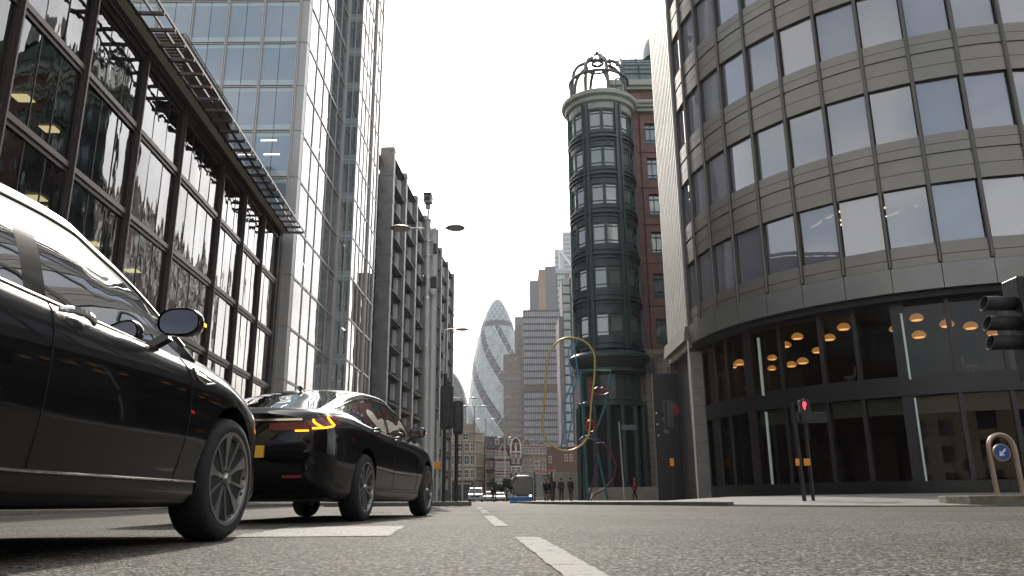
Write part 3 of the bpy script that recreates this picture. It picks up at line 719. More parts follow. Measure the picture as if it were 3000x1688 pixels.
m.build('joint_line', mat('joint_brown', (.05,.03,.025), .8), RB)
for (a, b, c, d) in holes:
    if a > 16: continue
    fo = MB(); frame_local(a, b, c, d, .12, .3, .4, fo)
    for q in (1/3, 2/3): fo.box(a+(b-a)*q-.03, a+(b-a)*q+.03, .3, .38, c+.12, d-.12)
    fo.box(a+.12, b-.12, .3, .37, c+.7, c+.78); fo.box(a+.12, b-.12, .3, .37, d-.6, d-.52)
    fo.box(a+.1, b-.1, .24, .3, c-.0, c+.45)
    f = fo.build('window', GREEN, RB); g = MB(); g.box(a+.1, b-.1, .41, .44, c+.1, d-.1); g.build('pane', GLASS_T, f)
m = MB(); m.box(8.5, 28, -30.4, -1.3, 0, 30); m.box(14, 28, -30.0, -1.4, 30, 38); m.build('added_side_range', mat('added_side_stone', (.33,.27,.20), .75, var=.15, vs=.5), RB)  # unseen range, added so the bronze block's panes mirror a building
m = MB()
for k in range(7):
    for z in (2.5, 6.5, 10.5, 14.5, 18.5, 22.5, 26.5): m.box(8.4, 8.49, -28.9+k*4.1, -26.6+k*4.1, z, z+2.3)
m.build('added_side_window', mat('added_side_glass', (.03,.045,.05), .1, spec=.9), RB)['kind'] = 'stuff'
m = MB()
for z in (5.5, 13.4, 21.4, 29.5): m.box(8.1, 8.49, -30.3, -1.4, z-.25, z+.25)
m.build('added_side_cornice', mat('flank_stone', (.5,.46,.38), .7), RB, each=1)
m = MB()  # unseen flank windows and bands, added as detail for reflections across the street
for k in range(9):
    for z in FLT: m.box(3.1, 3.19, 16+k*5.8, 19+k*5.8, z-1.4, z+1.4)
m.build('unseen_flank_window', mat('flank_pale_glass', (.35,.42,.42), .1, spec=.9), RB)['kind'] = 'stuff'
m = MB()
for z in (9, 14.6, 24.2, 33, 41.5): m.box(2.9, 3.19, 14.1, 68, z-.5, z+.3)
m.build('added_flank_band', mat('flank_stone', (.5,.46,.38), .7), RB, each=1)
m = MB(); m.box(1.4, 28, -.45, .7, 41.9, 42.3); m.box(1.4, 28, -.8, .7, 42.3, 42.8); m.tube([(1.4,-.8,42.8),(28,-.8,42.8)], .28, 8); m.build('cornice', PALEG, RB)
m = MB(); wall_with_holes(m, .75, 28, 42.4, 46.4, 3.2, 3.9, [(2.4,4.2,43.2,45.3),(7,8.8,43.2,45.3)]); m.box(.75, 28, 4.3, 14, 42.4, 46.4); m.build('attic_wall', RED, RB)
m = MB(); m.box(.5, 28, 2.7, 4, 46.4, 46.8); m.box(.35, 28, 2.4, 4, 46.8, 47.5); m.build('attic_cornice', PALEG, RB)
m = MB()
prof = [(3.0,47.5),(3.05,48.6),(3.5,50.0),(4.5,51.3),(6,52.2),(8,52.6),(12,52.7),(12,47.5)]
V_ = [(x, y, z) for x in (2.1, 28) for (y, z) in prof]; n_ = len(prof)
m.add(V_, [tuple(range(n_)), tuple(range(2*n_-1, n_-1, -1))] + [(i, n_+i, n_+i+1, i+1) for i in range(n_-1)])
rf = m.build('roof', mat('green_roof_glazing', (.11,.17,.15), .2, spec=.7), RB)
m = MB()
for x in [2.05+1.95*k for k in range(8)]: m.tube([(x, y-.08, z+.05) for (y, z) in prof[:6]], .09 if round((x-2.05)/1.95) % 3 else .16, 6)
for (y, z) in [(3.05,48.6),(3.25,49.3),(3.5,50.0),(4.0,50.65),(4.5,51.3),(5.2,51.75)]: m.box(2.0, 28, y-.12, y-.06, z-.05, z+.05)
m.build('roof_rib', GREEN, RB)
m = MB(); m.lathe([(0,2.2),(1.2,2.0),(2.0,1.2),(2.3,0),(2.3,-1.3)], (7.5,7,53.9), n=20); m.build('roof_dome', PALEG, RB, smooth=True)
holes2 = [(4.5,6.6,10.2,13.2),(9.1,11.2,10.2,13.2),(4.5,6.6,3.4,8.2),(9.1,11.2,3.4,8.2)]
m = MB(); wall_with_holes(m, 1.2, 28, 0.1, 14.3, -.9, .5, holes2); m.box(1.1, 28, -1.15, .5, 14.3, 14.85)
m.box(2.1, 3.3, -1.35, -.901, .1, 14.2)
m.build('stone_base', BEIGE, RB)
m = MB(); m.prism_y([(2.35,13.9),(3.05,13.9),(2.95,12.4),(2.8,11.6),(2.6,11.6),(2.45,12.4)], -1.75, -1.352); m.build('bracket', GREEN, RB)
for (a, b, c, d) in holes2:
    fo = MB(); frame_local(a, b, c, d, .12, -.3, -.2, fo); fo.box((a+b)/2-.04, (a+b)/2+.04, -.3, -.22, c+.12, d-.12); fo.box(a+.12, b-.12, -.3, -.23, d-.8, d-.72)
    f = fo.build('window', GREEN, RB); MB().box(a+.1, b-.1, -.19, -.15, c+.1, d-.1).build('pane', GLASS_T, f)
# turret
TX, TY, TR = 9.9, 79.0, 3.45
T = thing('green_turret', 'round dark green metal turret with open ribbed dome on top', 'tower', (TX, TY, 0))
def tp(th, r, z): a = R(th); return (r*math.sin(a), -r*math.cos(a), z)
def tarc(o, t0, t1, r0, r1, z0, z1, st=6): 
    n = max(1, round(abs(t1-t0)/st)); V = []; F = []
    for i in range(n+1):
        t = t0+(t1-t0)*i/n; V += [tp(t,r0,z0), tp(t,r1,z0), tp(t,r1,z1), tp(t,r0,z1)]
    for i in range(n):
        a, b = i*4, i*4+4; F += [(a+k, a+(k+1)%4, b+(k+1)%4, b+k) for k in range(4)]
    return o.add(V, F + [(0,3,2,1), (4*n,4*n+1,4*n+2,4*n+3)])
OFF = -4
shell = MB(); trim = MB()
zc = FLT; tops = [41.2] + [ (a+b)/2+.1 for a, b in zip(FLT, FLT[1:])] + [9.0]
for i, z in enumerate(zc[:6]):
    z1 = z+1.15; z0 = z-1.15
    up = tops[i]; dn = tops[i+1] if i < 5 else 14.6
    tarc(shell, -180, 180, TR-.5, TR-.04, z1+.02, up-.02, 6)
    tarc(shell, -180, 180, TR-.5, TR-.04, dn+.02, z0-.02, 6)
    tarc(trim, -180, 180, TR-.04, TR+.22, dn-.02, dn+.10, 6); tarc(trim, -180, 180, TR-.04, TR+.12, dn-.42, dn-.34, 6)
    tarc(trim, -180, 180, TR-.04, TR+.10, dn+.5, dn+.58, 6)
shell.build('drum_panel', GREEN, T)
trim.build('moulding', GREEN2, T, each=3)
m = MB()
for k in range(6):
    for s in (-4.2, 4.2):
        t = OFF+30+60*k+s; m.obox(tp(t, TR+.06, 27.8), Vector(tp(t+90,.11,0)), Vector(tp(t,.13,0)), (0,0,13.6))
    t = OFF+30+60*k; m.obox(tp(t, TR-.02, 27.8), Vector(tp(t+90,.14,0)), Vector(tp(t,.06,0)), (0,0,13.4))
m.build('pilaster', GREEN2, T)
for i, z in enumerate(zc[:6]):
    for k in range(6):
        c = OFF+60*k
        if (c % 360) > 130 and (c % 360) < 230: continue
        for s in (-1, 1):
            a, b = sorted((c+s*1.8, c+s*22.5)); fo = MB()
            P0, P1 = Vector(tp(a, TR-.12, 0)), Vector(tp(b, TR-.12, 0)); nn = Vector(tp((a+b)/2, 1, 0)); mid = (P0+P1)/2; hh = (P1-P0)/2
            for zz, h in ((z-1.1, .06), (z-.72, .035), (z+.78, .035), (z+1.1, .05)): fo.obox(mid+Vector((0,0,zz)), hh, nn*.05, (0,0,h))
            for P in (P0, P1): fo.obox(P+Vector((0,0,z)), hh.normalized()*.055, nn*.06, (0,0,1.15))
            f = fo.build('window', GREEN, T); g = MB(); Q0, Q1 = P0-nn*.03, P1-nn*.03
            g.quad(Q0+Vector((0,0,z-1.1)), Q1+Vector((0,0,z-1.1)), Q1+Vector((0,0,z+1.1)), Q0+Vector((0,0,z+1.1))); g.build('pane', GLASS_T, f)
m = MB()
for k in range(6):
    for s in (-26, 0, 26): t = OFF+60*k+s; m.obox(tp(t, TR-.2, 27.8), Vector(tp(t+90,.22 if s else .1,0)), Vector(tp(t,.13,0)), (0,0,13.4))
m.build('window_post', GREEN, T)
m = MB(); m.lathe([(TR-.6,.0),(TR-.6,42.0)], n=40); m.build('inner_core', DARK, T)
for k in range(3):      # round rosettes on the deep panel
    c = Vector(tp(OFF+60*(k-1), TR+.0, 19.4)); nn = Vector(tp(OFF+60*(k-1), 1, 0)); ux = Vector(tp(OFF+60*(k-1)+90, 1, 0))
    MB().tube([c+nn*.02+ux*.38*math.cos(a*.5236)+Vector((0,0,.38*math.sin(a*.5236))) for a in range(12)], .045, 6, closed=True).tube([c+nn*.02+ux*.2*math.cos(a*.5236)+Vector((0,0,.2*math.sin(a*.5236))) for a in range(12)], .035, 6, closed=True).build('rosette', GREEN2, T)
m = MB(); m.lathe([(TR-.3,40.6),(TR-.02,40.7),(TR+.02,41.35),(TR+.35,41.5),(TR+.4,41.9),(TR+.75,42.1),(TR+.78,42.5),(TR+.4,42.8),(TR-.2,42.8)], n=48); m.build('cornice', PALEG, T, smooth=True, angle=30)
m = MB(); m.lathe([(TR-.1,14.5),(TR+.35,14.3),(TR+.75,14.0),(TR+.78,13.7),(TR+.2,13.2),(TR-.1,12.7),(TR-.05,12.2)], n=48); m.lathe([(TR-.05,12.2),(TR-.5,12.1),(TR-.5,9.6),(TR-.0,9.4),(TR,9.0),(TR-.6,8.9)], n=48); m.lathe([(TR+.0,12.65),(TR+.28,12.6),(TR+.28,12.3),(TR,12.2)], n=48)
m.build('lower_cornice', GREEN, T, smooth=True, angle=30)
for k in range(-2, 4):
    for s in (-14, 0, 14):
        t = OFF+60*k*.75+s; P = Vector(tp(t, TR-.46, 10.8)); fo = MB(); fo.obox(P, Vector(tp(t+90,.36,0)), Vector(tp(t,.02,0)), (0,0,1.15)); f = fo.build('window', GREEN2, T)
        MB().obox(Vector(tp(t, TR-.43, 10.8)), Vector(tp(t+90,.3,0)), Vector(tp(t,.012,0)), (0,0,1.05)).build('pane', mat('dim_green_glass', (.05,.075,.07), .15, spec=.4), f)
m = MB()
for k in range(10): t = -108+24*k; m.cyl(tp(t, TR-.1, 0), tp(t, TR-.1, 8.95), .3, .26, 12)
m.lathe([(TR-1.2,0),(TR-1.2,9)], n=32); m.build('colonnade', GREEN, T, smooth=True)
# open dome cage
m = MB()
for k in range(8):
    t = k*45+12; pts = []
    for i in range(15):
        q = i/14; a = q*R(82); pts.append(tp(t, .35+(TR-.25-.35)*math.cos(a)**.62, 42.6+ 1.9*min(1,q*2.2) + 3.4*math.sin(a)))
    m.tube(pts, .19, 8)
    m.obox(tp(t, TR-.2, 43.6), Vector(tp(t+90,.12,0)), Vector(tp(t,.12,0)), (0,0,1.1))
m.tube([tp(a*10, TR-.20, 45.3) for a in range(36)], .17, 8, closed=True)
m.tube([tp(a*15, 1.5, 47.6) for a in range(24)], .12, 8, closed=True)
m.tube([tp(a*30, .6, 48.0) for a in range(12)], .16, 8, closed=True)
m.build('dome_cage', mat('weathered_metal_rib', (.11,.115,.11), .5, .3), T, smooth=True)
m = MB()
for k in range(8): t = k*45+12; m.tube([tp(t, .55, 48.0), tp(t, .8, 48.45), tp(t, .65, 48.9), tp(t, .12, 49.3)], .07, 6); m.ell(tp(t, 1.5, 47.9), .2, .2, .28, 8, 6)
m.lathe([(0,.35),(.18,.2),(.2,0),(.1,-.15),(0,-.2)], (0,0,49.3), n=12); m.build('finial', mat('weathered_metal_rib', (.11,.115,.11)), T, smooth=True)
for (t, z) in [(40,43.9),(-170,43.9)]:
    c = Vector(tp(t, TR-.3, z)); ux = Vector(tp(t+90, 1, 0)); MB().tube([c+ux*.75*math.cos(a*.2618)+Vector((0,0,.8*math.sin(a*.2618))) for a in range(24)], .09, 6, closed=True).build('ring', GREEN2, T, smooth=True)
# steps in front of turret
st = MB()
for i in range(7): st.prism([(6.9-.35*i*0, 69.5+.36*i),(14.5,67.2+.36*i),(14.5,74.5),(6.9,74.5)], .12+.16*i, .12+.16*(i+1)-.004)
tag(st.build('steps', mat('stone_steps', (.30,.27,.22), .8, var=.15, vs=3)), 'wide pale stone steps at the foot of the green turret', 'steps')

# ================================================================== FAR BUILDINGS
# ---- the curved diagrid tower (gherkin shaped): lathe with spiralling dark bands and white diagrid
GK = thing('bullet_shaped_glass_tower', 'distant bullet shaped glass tower with spiralling dark bands and a pale diagonal lattice', 'tower', (-14.6, 748, 0))
gprof = [(0,24.5),(20,25.8),(45,27.6),(65,28.3),(85,28.0),(105,26.6),(125,24.2),(143,21.0),(157,17.6),(167,14.8),(174,12.2),(180,9.6),(186,6.4),(190,3.6),(191.8,1.6),(192.3,0)]
def gr(z):
    for (a, ra), (b, rb) in zip(gprof, gprof[1:]):
        if a <= z <= b:
            t = (z-a)/(b-a); return ra+(rb-ra)*t
    return 0
import bisect
NS = 36; NZ = 44; ZG = [k*162/NZ for k in range(NZ+1)]
gl_l, gl_d, lat = MB(), MB(), MB()
TW = 1.15      # twist: column shift per ring half step
def gp(c, k, off=0):
    z = ZG[k]; a = 2*math.pi*c/NS; r = gr(z)*1.0+off; return (r*math.cos(a), r*math.sin(a), z)
for k in range(NZ):
    for c in range(NS):
        dark = (c % 6) < 2
        (gl_d if dark else gl_l).add([gp(c-k*.5,k),gp(c+1-k*.5,k),gp(c+.5-k*.5,k+1),gp(c-.5-k*.5,k+1)], [(0,1,2,3)])
for c in range(0, NS, 2):
    for s in (1, -1):
        lat.tube([gp(c + s*k*.5, k, .12) for k in range(0, NZ+1, 2)], .11 if c % 6 else .26, 4)
for k in range(0, NZ+1): lat.tube([gp(c, k, .05) for c in range(NS)], .07, 4, closed=True)
gl_l.build('light_glazing', mat('pale_glazing', (.30,.34,.34), .25, .0, var=.35, vs=.16, spec=.8), GK)
gl_d.build('dark_glazing', mat('slate_glazing', (.045,.055,.065), .35, spec=.35), GK)
lat.build('lattice', mat('lattice_white', (.55,.57,.56), .5), GK)
m = MB(); m.lathe([(gr(162)+.25,162),(gr(166)+.3,166),(gr(167.5)+.4,167.5)], n=48); m.build('dark_collar', mat('collar_dark', (.05,.055,.06), .4), GK, smooth=True)
m = MB(); zz = [167.5,170,173,176,179,182,185,188,190,191.6,192.3]; m.lathe([(gr(z), z) for z in zz], n=48); m.build('cap_glazing', mat('cap_glass', (.22,.25,.25), .15, spec=.9), GK, smooth=True)
m = MB()
for c in range(14):
    for s in (1, -1): m.tube([((gr(z)+.1)*math.cos(c*.4488+s*(z-167.5)*.055), (gr(z)+.1)*math.sin(c*.4488+s*(z-167.5)*.055), z) for z in zz[:-1]], .22, 4)
for z in zz[1:-1:1]: m.tube([((gr(z)+.1)*math.cos(a*.2618), (gr(z)+.1)*math.sin(a*.2618), z) for a in range(24)], .12, 4, closed=True)
m.build('cap_lattice', mat('lattice_white', (.62,.64,.63)), GK)
# ---- rounded arch topped glass building
CH = thing('arch_topped_glass_building', 'glass building with rounded arch top, left of the bullet shaped tower', 'building', (-54, 600, 0))
ap = [(-9,0)] + [(-9+0*i, 60) for i in range(1)] + [(-9+ (19*(1-math.cos(R(90*i/12))))*0 + 0, 60) for i in range(0)]
arc_ = [(18*math.sin(R(a)), 60+38.5*math.cos(R(a))) for a in range(-90, 91, 6)]; poly = [(-20,0)]+[(x*1.08, z) for x, z in arc_]+[(20.5,0)]
m = MB(); m.prism_y(poly, 0, 30); m.build('glazed_front', mat('patchy_glazing', (.07,.09,.10), .2, var=.8, vs=.22, spec=.8), CH)
m = MB(); m.tube([(x*1.08, -.3, z) for x, z in arc_] + [(20.8,-.3,0)], .8, 6); m.build('rim', mat('rim_pale', (.55,.56,.55), .4), CH)
m = MB()
for z in range(4, 98, 4):
    h = 19.4 if z < 60 else 18*1.08*math.sqrt(max(0, 1-((z-60)/38.5)**2)); m.box(-h, h, -.25, -.05, z-.25, z+.25)
for x in range(-18, 20, 4):
    zt = 60+38.5*math.sqrt(max(0, 1-(x/19.4)**2)); m.box(x-.15, x+.15, -.3, -.1, 0, zt)
m.build('grille', mat('grille_dark', (.05,.055,.055), .6), CH)
# ---- gridded blocks
def grid_block(name, label, loc, w_, d_, h, nx, nz_, wall_c, glass_c, fin_w, band_h, rz=0, sub=1, gap_rows=(), cat='building', side=True, gap_c=None):
    o = thing(name, label, cat, loc, rz)
    MB().box(0, w_, .3, d_, 0, h).build('wall', mat(name+'_wall', wall_c, .7, var=.12, vs=.05), o)
    g, f, gp_ = MB(), MB(), MB(); cx = w_/nx; cz = h/nz_
    for k in range(nz_):
        tgt = gp_ if k in gap_rows else g
        for i in range(nx):
            tgt.quad((i*cx+fin_w/2,.16,k*cz+band_h/2),((i+1)*cx-fin_w/2,.16,k*cz+band_h/2),((i+1)*cx-fin_w/2,.16,(k+1)*cz-band_h/2),(i*cx+fin_w/2,.16,(k+1)*cz-band_h/2))
    for i in range(nx+1): f.box(i*cx-fin_w/2, i*cx+fin_w/2, -.25, .29, 0, h)
    for k in range(nz_+1): f.box(0, w_, -.05, .28, max(0,k*cz-band_h/2), min(h+.5,k*cz+band_h/2))
    wo = g.build('window', glass_c, o); wo['kind'] = 'stuff'
    if gp_.v: gp_.build('louvre_band', mat(name+'_gap', gap_c or wall_c, .8), o)
    f.build('facade_grid', mat(name+'_grid', [x*.85 for x in wall_c], .7), o)
    return o
PANEG = mat('far_pale_glazing', (.42,.45,.48), .3, var=.25, vs=.25, spec=.8)
PANED = mat('far_dark_glazing', (.16,.18,.19), .25, var=.4, vs=.2, spec=.8)
grid_block('gridded_office_block', 'distant brown grey office slab with a dense grid of pale windows and one brown band', (5.4,380,0), 18.2, 20, 91.5, 20, 27, (.115,.095,.09), PANEG, .34, 1.0, gap_rows=(15,), gap_c=(.22,.13,.09))
grid_block('brown_office_block', 'low tan office block with a window grid, touching the side of the bullet shaped tower', (-4.4,400,0), 12, 18, 72.6, 7, 22, (.30,.21,.15), PANED, .65, 1.1)
grid_block('slim_brown_office_block', 'slim tan office block standing between the low tan block and the grid slab', (1.5,408,0), 5.5, 14, 94.5, 4, 28, (.27,.20,.155), PANED, .45, 1.2)
# ---- tall dark tower with vertical fins
T4 = thing('ribbed_tower', 'tall dark brown tower with fine vertical ribs rising behind the gridded slab', 'tower', (13.2, 560, 0))
m = MB(); m.box(.0, 6.6, .5, 30, 0, 158); m.box(11.6, 19.5, .5, 30, 0, 169); m.build('shaft', mat('rib_shaft', (.075,.075,.085), .5), T4)
m = MB(); m.box(6.6, 11.6, 0, 30, 0, 166.5); m.build('core_wall', mat('tan_core', (.30,.185,.11), .7), T4)
m = MB()
for i in range(10): m.box(.1+i*.68, .3+i*.68, -.1, .5, 0, 158+i*.2)
for i in range(11): m.box(11.7+i*.74, 11.95+i*.74, -.1, .5, 0, 169)
m.build('rib', mat('rib_grey', (.30,.30,.32), .5), T4)
m = MB()
for i in range(38): m.box(20.5, 26.5, -.05, .6, i*4.4+.3, i*4.4+3.6)
m.build('window', mat('rib_tower_window', (.30,.38,.36), .3, var=.3, vs=.2), T4)
m = MB(); m.box(19.6, 31, .5, 30, 0, 163.5); m.build('stair_core', mat('stair_core_brown', (.13,.10,.095), .8), T4)
MB().tube([(1,5,166.6),(6,5,170),(-3.5,5,174.5)], .5, 5).build('roof_crane', mat('crane_grey', (.2,.2,.2), .6), T4)
# ---- pale high rise far behind
H2 = thing('braced_pale_tower', 'pale stepped high rise with diagonal bracing, farthest tower beside the green turret', 'tower', (36.8, 640, 0))
m = MB(); m.box(0, 30, 0, 30, 0, 208); m.box(7.2, 30, 0, 30, 208, 224); m.build('wall', mat('pale_tower_wall', (.50,.52,.53), .5), H2)
m = MB()
for k in range(18): m.box(8.0, 19, -.3, -.02, 150+k*4.1, 152.6+k*4.1); m.box(.6, 2.9, -.3, -.02, 150+k*4.1, 152.6+k*4.1) if k < 13 else None
m.build('window', mat('pale_tower_window', (.27,.30,.32), .3), H2)
m = MB(); m.bar((4,-.5,208),(19,-.5,186),1.2,1.6); m.box(3.2,4.6,-.8,-.31,100,208); m.bar((19,-.5,170),(4,-.5,150),1.2,1.6); m.build('brace', WHITEP, H2)
# ---- purple brown slab immediately left of the turret, with glazed stair bay
S1 = thing('brown_slab_block', 'tall plain purple brown slab block with stacked glazed bays beside the green turret', 'building', (18.3, 300, 0))
m = MB(); m.box(5.2, 16, .3, 20, 0, 88.5); m.box(0, 1.7, .0, 20, 0, 70); m.box(1.7, 5.2, 1.5, 20, 0, 86); m.build('wall', mat('purple_brown_brick', (.115,.085,.085), .8, var=.08, vs=.3), S1)
m = MB(); f = MB()
for k in range(24): m.box(2.0, 4.6, .6, 1.49, k*3.6+.4, k*3.6+3.1); f.box(1.8, 5.0, .3, 1.5, k*3.6-.1, k*3.6+.25)
m.build('bay_glazing', mat('bay_green_glass', (.22,.28,.25), .3, var=.3, vs=.3), S1); f.build('bay_floor', mat('bay_frame', (.10,.10,.09), .6), S1, each=1)

# ================================================================== STREET END, OLD BUILDINGS
CREAM = mat('cream_render', (.27,.23,.165), .8, var=.15, vs=.6, bump=.05, bs=8)
CREAM2 = mat('cream_trim', (.38,.34,.27), .75, var=.1, vs=1)
BRICK = mat('red_brick', (.12,.05,.036), .85, var=.2, vs=2)
SLATE = mat('slate_roof', (.075,.075,.08), .7, var=.2, vs=1)
WINDK = mat('sash_window_glass', (.035,.04,.042), .12, spec=.8)
SASH = mat('sash_white', (.62,.60,.55), .6)
def sash(par, x, z, w_, h, y=0, arch=False):
    f = MB(); f.box(x-w_/2-.1, x+w_/2+.1, y-.16, y+.02, z-.12, z-.0); f.box(x-w_/2-.08, x-w_/2, y-.08, y+.02, z, z+h); f.box(x+w_/2, x+w_/2+.08, y-.08, y+.02, z, z+h); f.box(x-w_/2-.12, x+w_/2+.12, y-.12, y+.02, z+h, z+h+.14)
    f.box(x-w_/2, x+w_/2, y-.07, y-.03, z+h*.5-.04, z+h*.5+.04); f.box(x-.03, x+.03, y-.06, y-.035, z, z+h)
    o = f.build('window', SASH, par); MB().box(x-w_/2, x+w_/2, y-.03, y-.015, z, z+h).build('pane', WINDK, o)
V1 = thing('cream_corner_building', 'cream stucco corner building of five storeys with a dark shopfront', 'building', (-17.6, 185, 0))
m = MB(); m.box(0, 9.0, 0, 14, 0, 15.6); m.add([(9.0,0,0),(10.6,3,0),(10.6,14,0),(9.0,14,0),(9.0,0,15.6),(10.6,3,15.6),(10.6,14,15.6),(9.0,14,15.6)], [(0,1,5,4),(1,2,6,5),(2,3,7,6),(4,5,6,7)]); m.build('wall', CREAM, V1)
m = MB()
for z in (4.9, 7.9, 10.9, 13.6, 15.6): m.box(-.1, 9.1, -.28, 0, z-.12, z+.16); m.bar((9.05,-.1,z),(10.7,2.9,z),.3,.28)
m.build('cornice', CREAM2, V1)
m = MB(); m.box(.3, 8.8, .6, 12, 15.76, 17.6); m.build('attic', CREAM, V1)
for z, h in ((5.3,1.7),(8.3,1.9),(11.3,1.7),(13.9,1.3)):
    for x in (1.2, 3.3, 5.3, 6.8, 8.25) if z < 13 else (6.5,): sash(V1, x, z, 1.0, h)
m = MB(); m.box(.2, 8.9, -.5, -.02, 3.3, 4.5); m.build('shop_sign_board', mat('sign_black', (.025,.025,.025), .5), V1)
text('shop_sign_lettering', 'PIZZA EXPRESS', .5, mat('sign_cream', (.7,.66,.55), .5), V1, (6.3,-.53,3.9), (R(90),0,0), .01)
m = MB(); m.box(.3, 8.8, -.1, -.02, 0, 3.2); m.build('shopfront', mat('shopfront_dark', (.03,.028,.026), .4), V1)
V2 = thing('brick_mansard_building', 'dark brick building with slate mansard roof and white dormers behind the gabled house', 'building', (-7.0, 192, 0))
m = MB(); m.box(0, 8.9, 0, 12, 0, 12.4); m.build('wall', BRICK, V2)
m = MB(); m.add([(0,0,12.4),(8.9,0,12.4),(8.9,12,12.4),(0,12,12.4),(0,1.1,15.3),(8.9,1.1,15.0),(8.9,12,15.0),(0,12,15.3)], [(0,1,5,4),(1,2,6,5),(3,0,4,7),(4,5,6,7)]); m.build('roof', SLATE, V2)
for x in (3.1, 6.2, 7.5): 
    dm = MB(); dm.box(x-.5, x+.5, .1, 1.4, 13.1, 14.5); d_ = dm.build('dormer', SASH, V2); MB().box(x-.36, x+.36, .05, .09, 13.3, 14.3).build('pane', WINDK, d_)
for k in range(4):
    for z in (1.5, 4.6, 7.6, 10.2): sash(V2, .8+k*.95, z, .55, 1.5)
V3 = thing('gabled_brick_house', 'narrow red brick house with white stone pointed gable and stacked bay windows', 'building', (-4.3, 184, 0))
m = MB(); m.box(0, 3.6, 0, 8, 0, 9.6); m.prism_y([(0,9.6),(3.6,9.6),(2.7,10.6),(1.8,12.7),(.9,10.6)], 0, 3); m.build('wall', BRICK, V3)
m = MB()
for z in (3.2, 6.1, 9.4): m.box(-.1, 3.7, -.25, 0, z, z+.3)
m.bar((.7,-.15,10.3),(1.8,-.15,12.9),.3,.25); m.bar((2.9,-.15,10.3),(1.8,-.15,12.9),.3,.25); m.box(.8, 1.0, -.2, 0, 9.7, 11); m.box(2.6, 2.8, -.2, 0, 9.7, 11); m.box(.2,3.4,-.3,-.251,9.75,10.0)
m.build('stone_gable_trim', CREAM2, V3)
for z in (.9, 3.9, 6.9):
    for x in (.55, 1.4, 2.2, 3.05): sash(V3, x, z, .5, 1.7)
sash(V3, 1.4, 10.0, .4, 1.0); sash(V3, 2.2, 10.0, .4, 1.0)
V4 = thing('arched_gable_building', 'slim ornate building with white arched gothic gable and stacked balconies', 'building', (-.65, 184.5, 0))
m = MB(); m.box(0, 2.5, 0, 8, 0, 11.2); m.prism_y([(0,11.2),(2.5,11.2),(2.4,12.6),(1.9,13.8),(1.25,14.4),(.6,13.8),(.1,12.6)], 0, 2); m.build('wall', BRICK, V4)
m = MB(); m.tube([(.1,-.1,11.0),(.1,-.1,12.6),(.55,-.1,13.8),(1.25,-.1,14.3),(1.95,-.1,13.8),(2.4,-.1,12.6),(2.4,-.1,11)], .17, 6); m.tube([(1.25,-.1,11),(1.25,-.1,13.2)], .1, 6)
for s in (.65, 1.85): m.tube([(s-.5,-.1,11),(s-.4,-.1,12.4),(s,-.1,13.1),(s+.4,-.1,12.4),(s+.5,-.1,11)], .08, 5)
for z in (1.2, 4.5, 7.5, 10.8): m.box(-.15, 2.65, -.4, 0, z, z+.3); m.box(.0, .25, -.3, 0, z-1.2, z); m.box(1.13, 1.37, -.3, 0, z-1.2, z); m.box(2.25, 2.5, -.3, 0, z-1.2, z)
m.build('white_stone_trim', SASH, V4)
for z in (2.0, 5.2, 8.4):
    for x in (.68, 1.8): sash(V4, x, z, .5, 1.8)
V5 = thing('pediment_stone_building', 'beige stone building with two small pediments and rows of tall paired windows', 'building', (1.9, 186, 0))
m = MB(); m.box(0, 5.9, 0, 10, 0, 12.6); m.prism_y([(.1,12.6),(2.5,12.6),(1.3,13.9)], 0, 2); m.prism_y([(3.6,12.6),(5.8,12.6),(4.7,13.6)], 0, 2); m.build('wall', CREAM, V5)
m = MB()
for z in (3.4, 6.4, 9.3, 10.4, 12.4): m.box(-.1, 6, -.3, 0, z, z+.25)
m.bar((0,-.2,12.7),(1.3,-.2,14.1),.4,.2); m.bar((2.6,-.2,12.7),(1.3,-.2,14.1),.4,.2); m.bar((3.5,-.2,12.7),(4.7,-.2,13.8),.4,.2); m.bar((5.9,-.2,12.7),(4.7,-.2,13.8),.4,.2)
m.build('cornice', CREAM2, V5)
for z, h in ((.8,2.1),(3.9,2.1),(7.0,2.0),(10.8,1.2)):
    for k in range(7): sash(V5, .55+k*.8, z, .42, h)
V6 = thing('brown_brick_end_house', 'plain brown brick house with a few small windows, right of the pediment building', 'building', (7.9, 186, 0))
m = MB(); m.box(0, 7.3, 0, 10, 0, 12.2); m.build('wall', mat('brown_brick', (.13,.07,.055), .85, var=.2, vs=1.5), V6)
for (x, z) in ((.7,8.6),(.7,5.4),(1.6,5.4),(.7,2.4),(4.4,9),(5.6,9)): sash(V6, x, z, .5, 1.3)
MB().box(-.1, 7.4, -.2, .2, 12.2, 12.6).build('parapet', CREAM2, V6)
V7 = thing('grey_plastered_house', 'pale grey plastered building with blank side wall and chimney pots, behind the bus shelter', 'building', (15.0, 188, 0))
m = MB(); m.box(0, 12, 0, 10, 0, 12.0); m.build('wall', mat('grey_plaster', (.30,.29,.27), .85, var=.12, vs=.5), V7)
m = MB(); m.box(1, 2, 1, 2, 12, 13.2); m.box(5, 6.4, 1, 2, 12, 13.6)
for k in range(4): m.cyl((5.2+k*.33,1.5,13.6),(5.2+k*.33,1.5,14.1),.12,.1,8)
m.build('chimney', BRICK, V7)
for (x, z) in ((8,7),(10,7),(8,3.5)): sash(V7, x, z, .9, 1.6)
# closing mass so that the street does not end in empty sky either side
V8 = thing('low_stone_terrace', 'beige low stone terrace with dark ground floor windows, behind the bus stop queue', 'building', (6.0, 120, 0))
m = MB(); m.box(0, 14, 0, 8, 0, 4.2); m.build('wall', mat('pale_stone_terrace', (.36,.34,.29), .8, var=.1, vs=.6), V8)
for k in range(5): sash(V8, 4.2+k*1.8, 1.0, 1.1, 2.2)
